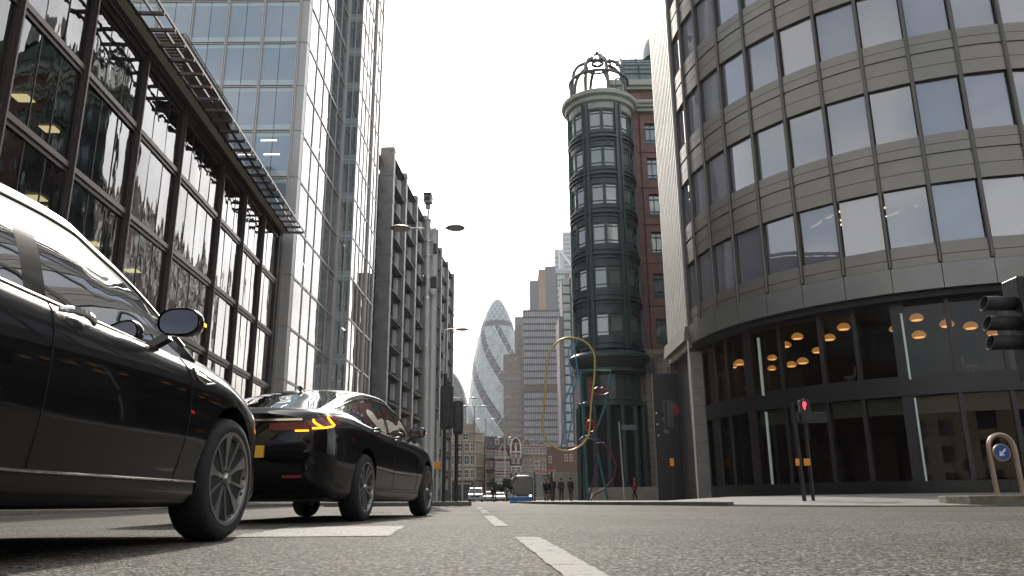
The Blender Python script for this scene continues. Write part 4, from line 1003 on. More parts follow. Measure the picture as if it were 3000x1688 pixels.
# ================================================================== VEHICLES
def pch(tab):
    xs = [p[0] for p in tab]; ys = [p[1] for p in tab]; n = len(xs)
    d = [(ys[i+1]-ys[i])/(xs[i+1]-xs[i]) for i in range(n-1)]
    mm_ = [d[0]] + [0 if d[i-1]*d[i] <= 0 else 2*d[i-1]*d[i]/(d[i-1]+d[i]) for i in range(1, n-1)] + [d[-1]]
    def f(x):
        if x <= xs[0]: return ys[0]
        if x >= xs[-1]: return ys[-1]
        i = bisect.bisect_right(xs, x)-1; h = xs[i+1]-xs[i]; t = (x-xs[i])/h
        return ((2*t**3-3*t*t+1)*ys[i]+(t**3-2*t*t+t)*h*mm_[i]+(-2*t**3+3*t*t)*ys[i+1]+(t**3-t*t)*h*mm_[i+1])
    return f
def catmull(P, sub):
    out = []
    n = len(P)
    for i in range(n-1):
        p0, p1, p2, p3 = P[max(i-1,0)], P[i], P[i+1], P[min(i+2,n-1)]
        for s in range(sub):
            t = s/sub
            out.append(tuple(.5*((2*p1[k])+(-p0[k]+p2[k])*t+(2*p0[k]-5*p1[k]+4*p2[k]-p3[k])*t*t+(-p0[k]+3*p1[k]-3*p2[k]+p3[k])*t**3) for k in range(2)))
    out.append(tuple(P[-1])); return out
SEDAN = dict(
 zb=[(-2.45,.40),(-2.36,.27),(-2.0,.21),(1.9,.18),(2.2,.19),(2.42,.30)],
 ws=[(-2.45,.66),(-2.36,.78),(-2.15,.85),(-1.6,.89),(0,.89),(1.7,.89),(2.05,.84),(2.28,.70),(2.42,.44)],
 wm=[(-2.45,.70),(-2.36,.82),(-2.15,.88),(-1.4,.93),(0,.925),(1.4,.93),(1.85,.89),(2.1,.82),(2.3,.69),(2.42,.48)],
 zs=[(-2.45,.88),(-2.2,.93),(-1.5,.955),(-.5,.925),(.6,.895),(1.2,.875),(1.8,.79),(2.2,.67),(2.42,.52)],
 zd=[(-2.45,.98),(-2.3,1.05),(-1.7,1.09),(-1.2,1.04),(-.5,.98),(.7,.99),(1.1,.995),(1.6,.945),(2.0,.86),(2.3,.71),(2.42,.57)],
 zr=[(-1.95,1.08),(-1.6,1.19),(-1.1,1.34),(-.6,1.425),(-.15,1.44),(.05,1.43),(.3,1.35),(.7,1.15),(1.05,.97)],
 wr=[(-1.95,.62),(-1.2,.60),(-.4,.62),(.1,.64),(.6,.74),(1.05,.80)],
 y0=-2.45, y1=2.42, g0=-1.95, g1=1.05, fa=1.45, ra=-1.38, wr_=.342, arch=.392, b=-.30, fd=.82, rd=-1.2)
class Car:
    def __init__(s, spec, subdiv=5):
        s.p = spec; s.f = {k: pch(v) for k, v in spec.items() if isinstance(v, list)}; s.sub = subdiv
    def keys(s, y):
        f = s.f; zb, ws, wm, zs, zd = (f[k](y) for k in ('zb','ws','wm','zs','zd')); h = zs-zb
        return [(0,zb),(ws-.14,zb),(ws-.015,zb+.05),(ws+.005,zb+.17),(wm-.005,zb+h*.50),(wm,zb+h*.74),(wm-.012,zb+h*.93),(wm-.045,zs+.02),(wm-.10,zs+(zd-zs)*.6),(wm-.20,zd),((wm-.2)*.5,zd+.03),(0,zd+.035)]
    def sec(s, y): return catmull(s.keys(y), s.sub)
    def pt(s, y, t, off=0):
        S = s.sec(y); q = t*(len(S)-1); i = min(int(q), len(S)-2); u = q-i
        x = S[i][0]*(1-u)+S[i+1][0]*u; z = S[i][1]*(1-u)+S[i+1][1]*u
        if off:
            dx, dz = S[i+1][0]-S[i][0], S[i+1][1]-S[i][1]; l = math.hypot(dx, dz) or 1; x += dz/l*off; z -= dx/l*off
        return (x, y, z)
    def gkeys(s, y):
        f = s.f; zr, wr, wm, zs, zd = (f[k](y) for k in ('zr','wr','wm','zs','zd')); wb = wm-.085; zb = zs+.035
        rise = max(0., min(1, (zr-zb)/.45)); L = Vector((wb, zb)).lerp(Vector((wr+.035, zr-.03)), .5)
        zc = zr+.035+.02*rise
        return [(wb+.02,zb-.12),(wb,zb),(L.x+.02*rise,L.y),(wr+.04,zr-.045*rise-.004),(wr+.005,zr-.008),(wr-.06,zr+.012),((wr-.06)*.5,zc-.006),(0,zc)]
    def gsec(s, y): return catmull(s.gkeys(y), s.sub)
    def gpt(s, y, t, off=0):
        S = s.gsec(y); q = t*(len(S)-1); i = min(int(q), len(S)-2); u = q-i
        x = S[i][0]*(1-u)+S[i+1][0]*u; z = S[i][1]*(1-u)+S[i+1][1]*u
        if off:
            dx, dz = S[i+1][0]-S[i][0], S[i+1][1]-S[i][1]; l = math.hypot(dx, dz) or 1; x += dz/l*off; z -= dx/l*off
        return (x, y, z)
def sgn(p, s): return (p[0]*s, p[1], p[2])
def loft(secfn, ys, close=True):
    o = MB(); n = None
    for y in ys:
        S = secfn(y); full = [(x, y, z) for x, z in S] + [(-x, y, z) for x, z in reversed(S) if x > 1e-6 or False]
        n = len(full); o.v += full
    m = len(ys)
    for i in range(m-1):
        for k in range(n):
            if not close and k == n-1: continue
            a, b = i*n+k, i*n+(k+1)%n; o.f.append((a, b, b+n, a+n))
    if close: o.f += [tuple(range(n-1,-1,-1)), tuple(range((m-1)*n, m*n))]
    return o, n
def split_faces(src, name, matl, test, parent):
    """move the faces that pass the test out of src into a mesh of their own"""
    bm = bmesh.new(); bm.from_mesh(src.data); pick = [f for f in bm.faces if test(f.calc_center_median(), f.normal)]
    if not pick: bm.free(); return None
    ids = {f.index for f in pick}
    b2 = bm.copy(); b2.faces.ensure_lookup_table()
    bmesh.ops.delete(b2, geom=[f for f in b2.faces if f.index not in ids], context='FACES')
    bmesh.ops.delete(bm, geom=pick, context='FACES'); bm.to_mesh(src.data); bm.free()
    me = bpy.data.meshes.new(name); b2.to_mesh(me); b2.free(); me.materials.clear(); me.materials.append(matl)
    o = bpy.data.objects.new(name, me); col.objects.link(o); o.parent = parent; return o
PAINT_K = mat('black_car_paint', (.0025,.0025,.0035), .3, .0, coat=.75, spec=.08)
CGLASS = glass('car_side_glass', (.16,.18,.17), 1.62)
CGLASS2 = glass('car_rear_glass', (.10,.12,.12), 1.7)
RIM = mat('alloy_rim', (.28,.27,.25), .38, .8, var=.1, vs=10)
RIMD = mat('rim_pocket', (.02,.02,.02), .6, .3)
def wheel(par, loc, side, style=0, rr_=.335, rim=.25, steer=0):
    wo = MB(); wo.lathe([(0,-.08),(.2,-.08),(.215,-.02),(.215,.08),(0,.08)], axis='X', n=24)
    wo = wo.build('wheel', RIMD, par, smooth=True); wo.location = loc; wo.rotation_euler = (0, 0, steer); s = side
    tp_ = [(rim-.012,-.09),(rim+.012,-.105),(rr_-.06,-.112),(rr_-.02,-.10),(rr_-.004,-.075),(rr_,-.03),(rr_,.03),(rr_-.004,.075),(rr_-.02,.10),(rr_-.06,.112),(rim+.012,.105),(rim-.012,.09)]
    ty = MB().lathe(tp_, axis='X', n=64)
    for g_ in (-.045, -.015, .015, .045): pass
    ty.build('tyre', RUBBER, wo, smooth=True, angle=60)
    r = MB(); r.lathe([(rim-.02,.085*s),(rim-.012,.106*s),(rim+.008,.108*s),(rim+.008,.096*s)], axis='X', n=64)
    r.lathe([(rim-.02,.085*s),(rim-.035,.03*s),(rim-.04,-.09*s)], axis='X', n=48)
    def pol(rad, a, x): return (x*s, rad*math.cos(a), rad*math.sin(a))
    if style == 0:
        for k in range(5):
            a0 = k*2*math.pi/5+math.pi/2+.12
            # broad wedge spoke
            pts_i = [(.045, -.16), (.045, .16)]; V = []
            for rad, ha, x in ((.045,.30,.082),(.13,.10,.088),(.20,.135,.094),(rim-.008,.17,.100)):
                V += [pol(rad, a0-ha, x), pol(rad, a0+ha, x), pol(rad, a0+ha, x-.03), pol(rad, a0-ha, x-.03)]
            F = []
            for i in range(3):
                for q in range(4): F.append((i*4+q, i*4+(q+1)%4, i*4+4+(q+1)%4, i*4+4+q))
            r.add(V, F+[(0,3,2,1),(12,13,14,15)])
            # thin blade between wedges
            a1 = a0+math.pi/5
            V = []
            for rad, ha, x, sh in ((.045,.16,.08,0),(.13,.05,.086,-.03),(.20,.036,.092,-.02),(rim-.006,.045,.100,.03)):
                V += [pol(rad, a1+sh-ha, x), pol(rad, a1+sh+ha, x), pol(rad, a1+sh+ha, x-.035), pol(rad, a1+sh-ha, x-.035)]
            r.add(V, F+[(0,3,2,1),(12,13,14,15)])
    else:
        for k in range(10):
            a0 = k*2*math.pi/10+.1+(.10 if k % 2 else -.10); V = []
            for rad, ha, x in ((.045,.25,.08),(.13,.09,.088),(rim-.006,.075,.100)):
                V += [pol(rad, a0-ha, x), pol(rad, a0+ha, x), pol(rad, a0+ha, x-.03), pol(rad, a0-ha, x-.03)]
            F = []
            for i in range(2):
                for q in range(4): F.append((i*4+q, i*4+(q+1)%4, i*4+4+(q+1)%4, i*4+4+q))
            r.add(V, F+[(0,3,2,1),(8,9,10,11)])
    r.build('rim', RIM, wo, smooth=True, angle=30)
    h = MB(); h.lathe([(0,.106*s),(.028,.104*s),(.034,.09*s),(.036,.07*s)], axis='X', n=20); 
    for k in range(5): a = k*1.2566+.9; h.cyl(pol(.062, a, .07), pol(.062, a, .086), .009, n=6)
    h.build('hub_cap', STEEL, wo, smooth=True); return wo
def sedan(name, label, loc, rz, spec=SEDAN, paint=PAINT_K, style=0, steer=0, rear_detail=True, cat='car', vent=True):
    c = Car(spec); p = spec; root = thing(name, label, cat, loc, rz)
    N_ = 130; ys = [p['y0']+(p['y1']-p['y0'])*i/N_ for i in range(N_+1)]
    extra = [p['y0']+.02, p['y1']-.02]; ys = sorted(set(ys+extra+[yc-.45+.9*i/60 for yc in (p['fa'], p['ra']) for i in range(61)])); ys = [y for i, y in enumerate(ys) if i == 0 or i == len(ys)-1 or y-ys[i-1] > .004]
    o, n = loft(c.sec, ys); body = o.build('body', paint, root)
    # wheel arches: open the flank inside a circle, pull the rim of the hole onto the circle, turn a lip inwards
    bm = bmesh.new(); bm.from_mesh(body.data); bmesh.ops.recalc_face_normals(bm, faces=bm.faces)
    for yc in (p['fa'], p['ra']):
        zc_, ar_ = p['wr_']+.012, p['arch']
        bmesh.ops.delete(bm, geom=[f for f in bm.faces if abs(f.calc_center_median().x) > .58 and (f.calc_center_median().y-yc)**2+(f.calc_center_median().z-zc_)**2 < ar_**2 and f.calc_center_median().z < zc_+ar_], context='FACES')
        be_ = [e for e in bm.edges if e.is_boundary and all(abs(v.co.x) > .5 and math.hypot(v.co.y-yc, v.co.z-zc_) < ar_+.12 for v in e.verts)]
        bv = {v for e in be_ for v in e.verts}
        for v in bv:
            d_ = Vector((0, v.co.y-yc, v.co.z-zc_)); 
            if abs(v.co.x) > .70 and d_.length > .2: d_ = d_.normalized()*ar_; v.co.y = yc+d_.y; v.co.z = zc_+d_.z
        ex = bmesh.ops.extrude_edge_only(bm, edges=be_); nv = [g for g in ex['geom'] if isinstance(g, bmesh.types.BMVert)]
        for v in nv: v.co.x -= math.copysign(.035, v.co.x); v.co.y += (v.co.y-yc)*-.03; v.co.z += (v.co.z-zc_)*-.03
        ex = bmesh.ops.extrude_edge_only(bm, edges=[g for g in ex['geom'] if isinstance(g, bmesh.types.BMEdge) and all(v in nv for v in g.verts)])
        for g in ex['geom']:
            if isinstance(g, bmesh.types.BMVert): g.co.x = math.copysign(.55, g.co.x); g.co.y += (g.co.y-yc)*.06; g.co.z += (g.co.z-zc_)*.06
    bm.to_mesh(body.data); bm.free()
    for yc in (p['fa'], p['ra']):
        for s in (1, -1): MB().add([(.50*s, yc+(p['arch']+.03)*math.cos(R(a)), max(.2, p['wr_']+.012+(p['arch']+.03)*math.sin(R(a)))) for a in range(-24, 205, 12)], [tuple(range(20))]).build('wheel_housing', BLACKM, root)
    body.data.materials.clear(); body.data.materials.append(paint)
    bm = bmesh.new(); bm.from_mesh(body.data)
    for e in bm.edges:
        if len(e.link_faces) == 2 and e.calc_face_angle(0) > R(38): e.smooth = False
    for f in bm.faces: f.smooth = True
    bm.to_mesh(body.data); bm.free()
    dzb = lambda ctr: c.f['zb'](ctr.y)+.16
    hi = lambda ctr: c.f['zs'](ctr.y)+.035
    for (a, b) in ((p['b']+.003, p['fd']), (p['rd'], p['b']-.003)):
        for s in (1, -1):
            d_ = split_faces(body, 'door', paint, lambda q, nn: a < q.y < b and q.x*s > .6 and dzb(q) < q.z < hi(q) and abs(nn.x) > .15 and (q.y-p['ra'])**2+(q.z-p['wr_'])**2 > .44**2 and (q.y-p['fa'])**2+(q.z-p['wr_'])**2 > .44**2, root)
            if d_:
                # handle: a curved bar over a scooped recess
                yh = a+.03; h = MB(); P = []
                tH = .60
                for i in range(9):
                    q = i/8; pp = c.pt(yh+.24*q, tH, .012+.030*math.sin(math.pi*min(1,max(0,q)))**.6); P.append((pp[0]*s, pp[1], pp[2]-.0))
                h.tube(P, [.008]+[.0155]*7+[.008], 8); h.build('handle', CHROME if style == 0 else paint, d_, smooth=True)
                r_ = MB(); Q = c.pt(yh+.11, tH-.03, -.010); r_.ell((Q[0]*s, Q[1], Q[2]), .022, .075, .035, 14, 8); r_.build('handle_recess', BLACK, d_, smooth=True)
    # greenhouse
    gy = [p['g0']+(p['g1']-p['g0'])*i/90 for i in range(91)]
    o, n = loft(c.gsec, gy, close=True); gh = o.build('roof', paint, root, smooth=True, angle=50)
    ng = len(c.gsec(0))
    f = c.f
    def zone(q):      # fraction up the side, and whether the point lies on top
        zr, wr, zs = f['zr'](q.y), f['wr'](q.y), f['zs'](q.y); return (q.z-(zs+.035))/max(.02, zr-.045-(zs+.035)), abs(q.x) > wr-.01
    inside = MB()
    gt = lambda q: zone(q)
    wnd = []
    def side_test(a, b, s):
        def t(q, nn):
            fr_, sd_ = zone(q); zr = f['zr'](q.y); zs = f['zs'](q.y)
            return a < q.y < b and q.x*s > 0 and sd_ and fr_ > .02 and fr_ < .86 and zr-zs > .17
        return t
    for s in (1, -1):
        split_faces(gh, 'front_window', CGLASS, side_test(p['b']+.06, .93, s), root)
        split_faces(gh, 'rear_window', CGLASS, side_test(-1.62, p['b']-.07, s), root)
    split_faces(gh, 'windscreen', CGLASS, lambda q, nn: q.y > .12 and abs(q.x) < f['wr'](q.y)-.055, root)
    split_faces(gh, 'rear_screen', CGLASS2, lambda q, nn: q.y < -.95 and abs(q.x) < f['wr'](q.y)-.055 and q.z > f['zd'](q.y)+.03, root)
    # chrome strip round the side glazing, panel gaps, sill strip
    ch = MB()
    for s in (1, -1):
        ch.tube([sgn(c.gpt(y, 1/7*1.06, .004), s) for y in [-1.72+i*.05 for i in range(54)] if y < .96], .008, 6)
        ch.tube([sgn(c.gpt(y, 3/7*.955, .003), s) for y in [-1.72+i*.05 for i in range(54)] if y < .96], .0065, 6)
        ch.tube([sgn(c.pt(y, 2.75/11, .004), s) for y in [-.98+i*.05 for i in range(42)]], .006, 6)
    ch.build('chrome_trim', CHROME, root, smooth=True)
    gap = MB()
    for s in (1, -1):
        for yg, sl in ((p['fd'], .05), (p['b'], 0)):
            gap.tube([sgn(c.pt(yg+sl*math.sin(q/14*3.14), .25+.42*q/14, .0012), s) for q in range(15)], .0028, 5)
        gap.tube([sgn(c.pt(y, .245, .001), s) for y in [p['rd']+.25+i*.05 for i in range(int((p['fd']-p['rd']-.25)/.05)+1)]], .003, 5)
        gap.tube([sgn(c.pt(y, .80, .0012), s) for y in [.95+i*.05 for i in range(24)]], .003, 5)
    gap.build('panel_gap', DARK, root)
    # door mirrors
    for s in (1, -1):
        mo = MB(); base = c.gpt(.62, .16, .0); bx = base[0]*s
        cx_, cy_, cz_ = bx+.135*s, .60, base[2]+.115
        rows = []
        for i in range(11):
            t = i/10; yy = -.055+.16*t; sc = (1, 1.03, 1.04, 1.02, .98, .92, .83, .70, .52, .30, .04)[i]
            rows.append([(cx_+s*(.0+.104*sc*math.copysign(abs(math.cos(a))**.75, math.cos(a))), cy_+yy, cz_+.068*sc*math.copysign(abs(math.sin(a))**.8, math.sin(a))*(1.0 if math.cos(a)*1 > 0 else 1)) for a in [2*math.pi*k/20 for k in range(21)]])
        mo.grid(rows); mo.bar((bx-.02*s, .60, base[2]+.0), (cx_-.07*s, .61, cz_-.06), .07, .035)
        mi = mo.build('mirror', paint, root, smooth=True, angle=70)
        g = MB(); V = [(cx_+.0+s*.095*math.copysign(abs(math.cos(a))**.75, math.cos(a)), cy_-.050, cz_+.060*math.copysign(abs(math.sin(a))**.8, math.sin(a))) for a in [2*math.pi*k/20 for k in range(20)]]
        g.add(V, [tuple(range(20))]); g.build('mirror_glass', mat('mirror_face', (.07,.07,.08), .06, 1), mi)
        ind = MB(); ind.tube([(cx_+s*.100, cy_+.0, cz_+.0), (cx_+s*.097, cy_+.03, cz_-.002), (cx_+s*.088, cy_+.055, cz_-.004)], [.004,.0065,.004], 6); ind.build('indicator', emit('amber_light', (1,.33,.02), 3.0), mi)
    # underside, seats, dashboard, steering wheel
    MB().box(-.78, .78, -2.2, 2.15, .2, .42).build('underbody', BLACKM, root)
    for (x, y) in ((.37,-.05),(-.37,-.05),(.37,-.95),(-.37,-.95)):
        sm = MB(); sm.obox((x, y-.12, .98), (.22,0,0), (0,.05,.0), (0,-.06,.27)); sm.box(x-.09, x+.09, y-.24, y-.16, 1.22, 1.36); sm.build('seat', mat('seat_fabric_dark', (.03,.03,.03), .9), root, bevel=.03)
    MB().box(-.7, .7, .45, .9, .82, .99).build('dashboard', BLACKM, root, bevel=.04)
    # wheels
    for y, st_ in ((p['fa'], steer), (p['ra'], 0)):
        for s in (1, -1):
            wheel(root, (s*.822, y, p['wr_']), s, style, p['wr_'], .252, st_)
    # lights
    for s in (1, -1):
        g = MB(); ta, tb = (.56, .70)
        g.grid([[sgn(c.pt(y, ta+(tb-ta)*j/6, .006), s) for j in range(7)] for y in [1.95+i*.04 for i in range(11)]])
        g.build('headlight', mat('headlamp_lens', (.5,.52,.55), .08, spec=.9), root, smooth=True)
        g = MB(); ys_ = [-2.44+i*.03 for i in range(12)]
        g.grid([[sgn(c.pt(y, .56+.13*j/7+(.02*i/11), .006), s) for j in range(8)] for i, y in enumerate(ys_)])
        g.box(min(.30*s,.69*s), max(.30*s,.69*s), -2.475, -2.452, .845, .915)
        tl = g.build('tail_light', mat('red_tail_lens', (.16,.006,.008), .12, spec=.9), root, smooth=True)
        if rear_detail:
            am = MB()
            for (yo, xa) in ((-2.40, 0), (-2.26, .0)):
                am.tube([sgn(c.pt(yo+.06*(q-.5)**2-.02*q, .565+.125*q, .010), s) for q in [i/8 for i in range(9)]], .011, 6)
            am.tube([sgn(c.pt(-2.44+.17*q, .56, .012), s) for q in [i/6 for i in range(7)]], .009, 6); am.box(min(.56*s,.69*s), max(.56*s,.69*s), -2.482, -2.476, .832, .845)
            am.build('indicator', emit('amber_led', (1,.32,.01), 3.0), tl, smooth=True)
            MB().box(min(.45*s,.64*s), max(.45*s,.64*s), -2.46, -2.44, .41, .435).build('reflector', mat('red_reflector', (.16,.006,.01), .25, spec=.6), root)
    MB().box(-.62, .62, -2.475, -2.45, .935, .955).build('boot_trim', CHROME, root)
    MB().box(-.26, .26, -2.47, -2.452, .60, .71).build('number_plate', mat('yellow_plate', (.75,.42,.02), .4), root)
    MB().box(-.5, .5, 2.35, 2.44, .36, .52).build('grille', BLACK, root)
    MB().ell((0, -1.05, 1.44), .015, .07, .035, 8, 6).build('roof_aerial', paint, root, smooth=True)
    if vent:
        for s in (1, -1):
            v = MB(); P = [sgn(c.pt(.90, .600, .008), s), sgn(c.pt(1.00, .603, .008), s), sgn(c.pt(1.11, .580, .008), s), sgn(c.pt(1.14, .556, .008), s), sgn(c.pt(1.03, .535, .008), s), sgn(c.pt(.94, .545, .008), s)]
            v.tube(P, .006, 6, closed=True); v.tube([sgn(c.pt(.92, .570, .008), s), sgn(c.pt(1.12, .56, .008), s)], .004, 5)
            v.tube([sgn(c.pt(.91, .585, .008), s), sgn(c.pt(1.12, .573, .008), s)], .0035, 5); v.build('wing_vent', CHROME, root)
    return root
sedan('parked_car', 'large nearest black saloon car with chrome wing vent and alloy wheel', (-2.62, 3.20, 0), R(-2.6), steer=R(-1.5), rear_detail=False)
SEDAN2 = dict(SEDAN)
sedan('moving_car', 'second black saloon car, its amber indicator lit, just ahead of the near one', (-2.40, 10.4, 0), R(-7), SEDAN2, style=1, vent=False).scale = (1.05, 1.05, 1.05)

# ---- unseen blocks added around the viewpoint only for car paint and glass to mirror
def reflection_block(name, label, loc, w_, d_, h_, mt, rz=0):
    o = thing(name, label, 'building', loc, rz)
    hs = [(2+k*4.2, 4.2+k*4.2, 1.2+f*3.8, 3.6+f*3.8) for k in range(int((w_-3)/4.2)) for f in range(int(h_/3.8))]
    m = MB(); wall_with_holes(m, 0, w_, 0, h_, 0, .5, hs); m.box(0, w_, 1.0, d_, 0, h_); m.build('wall', mt, o)
    g = MB()
    for (a, b, c, d) in hs: g.quad((a,.4,c),(b,.4,c),(b,.4,d),(a,.4,d))
    g.build('window', WINDK, o)['kind'] = 'stuff'; MB().box(-.3, w_+.3, -.4, .6, h_, h_+.6).build('cornice', CREAM2, o)
    return o
reflection_block('added_brick_block', 'added brown brick block out of view to the right, there to be reflected', (36, 12, 0), 60, 14, 20, BRICK, R(-90))
reflection_block('added_stone_block', 'added beige stone block out of view behind the viewpoint, there to be reflected', (40, -55, 0), 90, 14, 15, CREAM, R(180))

# ---- vans and cars far up the street, facing the camera
def boxy(name, label, cat, loc, rz, w_, L_, h_, paint, hood=.9, hoodz=1.0, glz=None, wheelr=.33, tint=None, group=None, lamp=None):
    """front faces local -Y"""
    o = thing(name, label, cat, loc, rz, group); hw = w_/2
    prof = [(.0,.35),(-.0,.62),(.05,hoodz-.12),(hood*.5,hoodz),(hood,hoodz+.08),(hood+.75*(h_-hoodz),h_-.1),(hood+.9*(h_-hoodz)+.15,h_),(L_-.25,h_),(L_-.05,h_-.3),(L_,.4),(L_-.1,.28),(.1,.28)]
    b = MB(); n = len(prof); V = []
    for (x, k) in ((-hw,0),(-hw+.04,1),(hw-.04,1),(hw,0)):
        for (y, z) in prof:
            t = max(0, (z-hoodz)/(h_-hoodz)); xx = x*(1-.14*t); V.append((xx, y+(.06 if k == 0 else 0), z-(.05 if k == 0 and z > hoodz else 0)))
    F = [tuple(range(n)), tuple(range(4*n-1, 3*n-1, -1))]
    for q in range(3): F += [(q*n+i, (q+1)*n+i, (q+1)*n+(i+1)%n, q*n+(i+1)%n) for i in range(n)]
    b.add(V, F); bo = b.build('body', paint, o, smooth=True, angle=30)
    ws = MB(); a0, a1 = hood+.03, hood+.72*(h_-hoodz); z0, z1 = hoodz+.12, h_-.13
    ws.add([(-hw*.86,a0-.02,z0),(hw*.86,a0-.02,z0),(hw*.76,a1-.05,z1),(-hw*.76,a1-.05,z1)], [(0,1,2,3)]); ws.build('windscreen', glz or mat('windscreen_dark', (.05,.055,.06), .08, spec=1), o)
    for s in (-1, 1):
        sw = MB(); sw.add([(s*(hw*.985-.0),a0+.25,z0+.02),(s*(hw*.985),L_-.5,z0+.02),(s*(hw*.90),L_-.6,z1),(s*(hw*.90),a1+.1,z1)], [(0,1,2,3)]); sw.build('side_window', mat('windscreen_dark', (.05,.055,.06)), o)
        hl = MB(); hl.ell((s*(hw-.24), .05, hoodz-.27), .17, .06, .09, 12, 6); hl.build('headlight', lamp or mat('headlamp_lens', (.5,.52,.55)), o, smooth=True)
        mr = MB(); mr.ell((s*(hw+.12), hood+.15, hoodz+.22), .12, .07, .12, 10, 6); mr.build('mirror', BLACK, o, smooth=True)
        for y in (hood*.5+.35, L_-.8):
            t = MB(); t.lathe([(0,-.1),(wheelr*.65,-.1),(wheelr-.02,-.11),(wheelr,-.08),(wheelr,.08),(wheelr-.02,.11),(wheelr*.65,.1),(0,.1)], axis='X', n=24); wo = t.build('wheel', RUBBER, o, smooth=True); wo.location = (s*(hw-.13), y, wheelr)
            MB().lathe([(0,.115*s),(wheelr*.6,.112*s),(wheelr*.62,.09*s)], axis='X', n=18).build('rim', RIM, wo)
    MB().box(-hw*.6, hw*.6, -.03, .03, .62, hoodz-.3).build('grille', BLACK, o)
    MB().box(-.26, .26, -.05, -.031, .48, .58).build('number_plate', WHITEP, o)
    return o
WHITECAR = mat('white_car_paint', (.62,.62,.62), .3, coat=.6)
SILV = mat('silver_car_paint', (.42,.43,.44), .28, .4, coat=.6)
boxy('van', 'silver white van waiting far up the street, in front of the dark shopfront', 'van', (-5.35, 113, 0), 0, 2.0, 4.9, 1.95, WHITECAR, 1.0, 1.12)
boxy('distant_car', 'small white car directly right of the silver white van', 'car', (-3.55, 124, 0), 0, 1.8, 4.2, 1.55, WHITECAR, .9, .9)
boxy('distant_car', 'low silver car far away beside the small dark tree', 'car', (-2.2, 127, 0), R(4), 1.8, 4.3, 1.4, SILV, 1.0, .85)
# coach
CO = thing('coach', 'dark front of a single deck coach with a big domed windscreen, beside the bus shelter', 'coach', (1.15, 100, 0), R(-2))
m = MB(); prof = [(-1.25,.35),(1.25,.35),(1.27,2.4),(1.2,2.85),(1.0,3.1),(.6,3.22),(-.6,3.22),(-1.0,3.1),(-1.2,2.85),(-1.27,2.4)]; m.prism_y(prof, .25, 11); m.add([(x,.25,z) for x,z in prof]+[(x*.92,0,.35+(z-.35)*.96) for x,z in prof], [(i,(i+1)%10,10+(i+1)%10,10+i) for i in range(10)]+[tuple(range(10,20))])
m.build('body', mat('coach_dark_paint', (.03,.033,.038), .3, coat=.8), CO, smooth=True, angle=40)
m = MB(); m.add([(-1.12,-.02,1.25),(1.12,-.02,1.25),(1.14,-.0,2.35),(.95,-.0,2.78),(.5,.0,2.9),(-.5,.0,2.9),(-.95,-.0,2.78),(-1.14,.0,2.35),(-.55,-.03,.85),(.55,-.03,.85)], [(0,8,9,1,2,3,4,5,6,7)]); m.build('windscreen', mat('coach_glass', (.10,.11,.12), .08, spec=1), CO)
m = MB(); m.box(-1.0,1.0,-.05,.02,2.98,3.1); m.build('roof_band', WHITEP, CO)
for s in (-1, 1):
    MB().ell((s*.95,-.02,.72), .18, .06, .12).build('headlight', emit('headlight_on', (1,.95,.85), 1.5) if s > 0 else mat('headlamp_lens', (.5,.5,.5)), CO, smooth=True)
    m = MB(); m.tube([(s*1.1,.1,2.9),(s*1.45,-.25,2.7),(s*1.5,-.3,2.3)], .035, 6); m.ell((s*1.5,-.3,2.15), .09,.06,.2); m.build('mirror', BLACK, CO, smooth=True)
    for y in (1.6, 8.5): MB().lathe([(0,-.14),(.46,-.14),(.48,-.1),(.48,.1),(.46,.14),(0,.14)], (s*1.1,y,.48), axis='X', n=20).build('wheel', RUBBER, CO, smooth=True)
m = MB()
for s in (-1,1): m.box(min(s*1.272,s*1.28), max(s*1.272,s*1.28), .9, 10.6, 1.4, 2.5)
m.build('side_window', mat('coach_glass', (.1,.1,.1)), CO)

# ================================================================== PEOPLE
SKIN = mat('skin', (.35,.20,.14), .55)
def skin_mesh(name, verts, edges, radii, m, parent, sub=2, root=0):
    me = bpy.data.meshes.new(name); me.from_pydata(verts, edges, []); o = bpy.data.objects.new(name, me); col.objects.link(o)
    s = o.modifiers.new('s', 'SKIN'); sv_ = me.skin_vertices[0].data
    for i, r in enumerate(radii): sv_[i].radius = (r, r) if not isinstance(r, tuple) else r
    sv_[root].use_root = True; s.use_smooth_shade = True
    u = o.modifiers.new('u', 'SUBSURF'); u.levels = sub; u.render_levels = sub
    dg = bpy.context.evaluated_depsgraph_get(); dg.update(); nm = bpy.data.meshes.new_from_object(o.evaluated_get(dg)); bpy.data.objects.remove(o)
    o = bpy.data.objects.new(name, nm); col.objects.link(o); nm.materials.clear(); nm.materials.append(m); o.parent = parent
    for p in nm.polygons: p.use_smooth = True
    return o
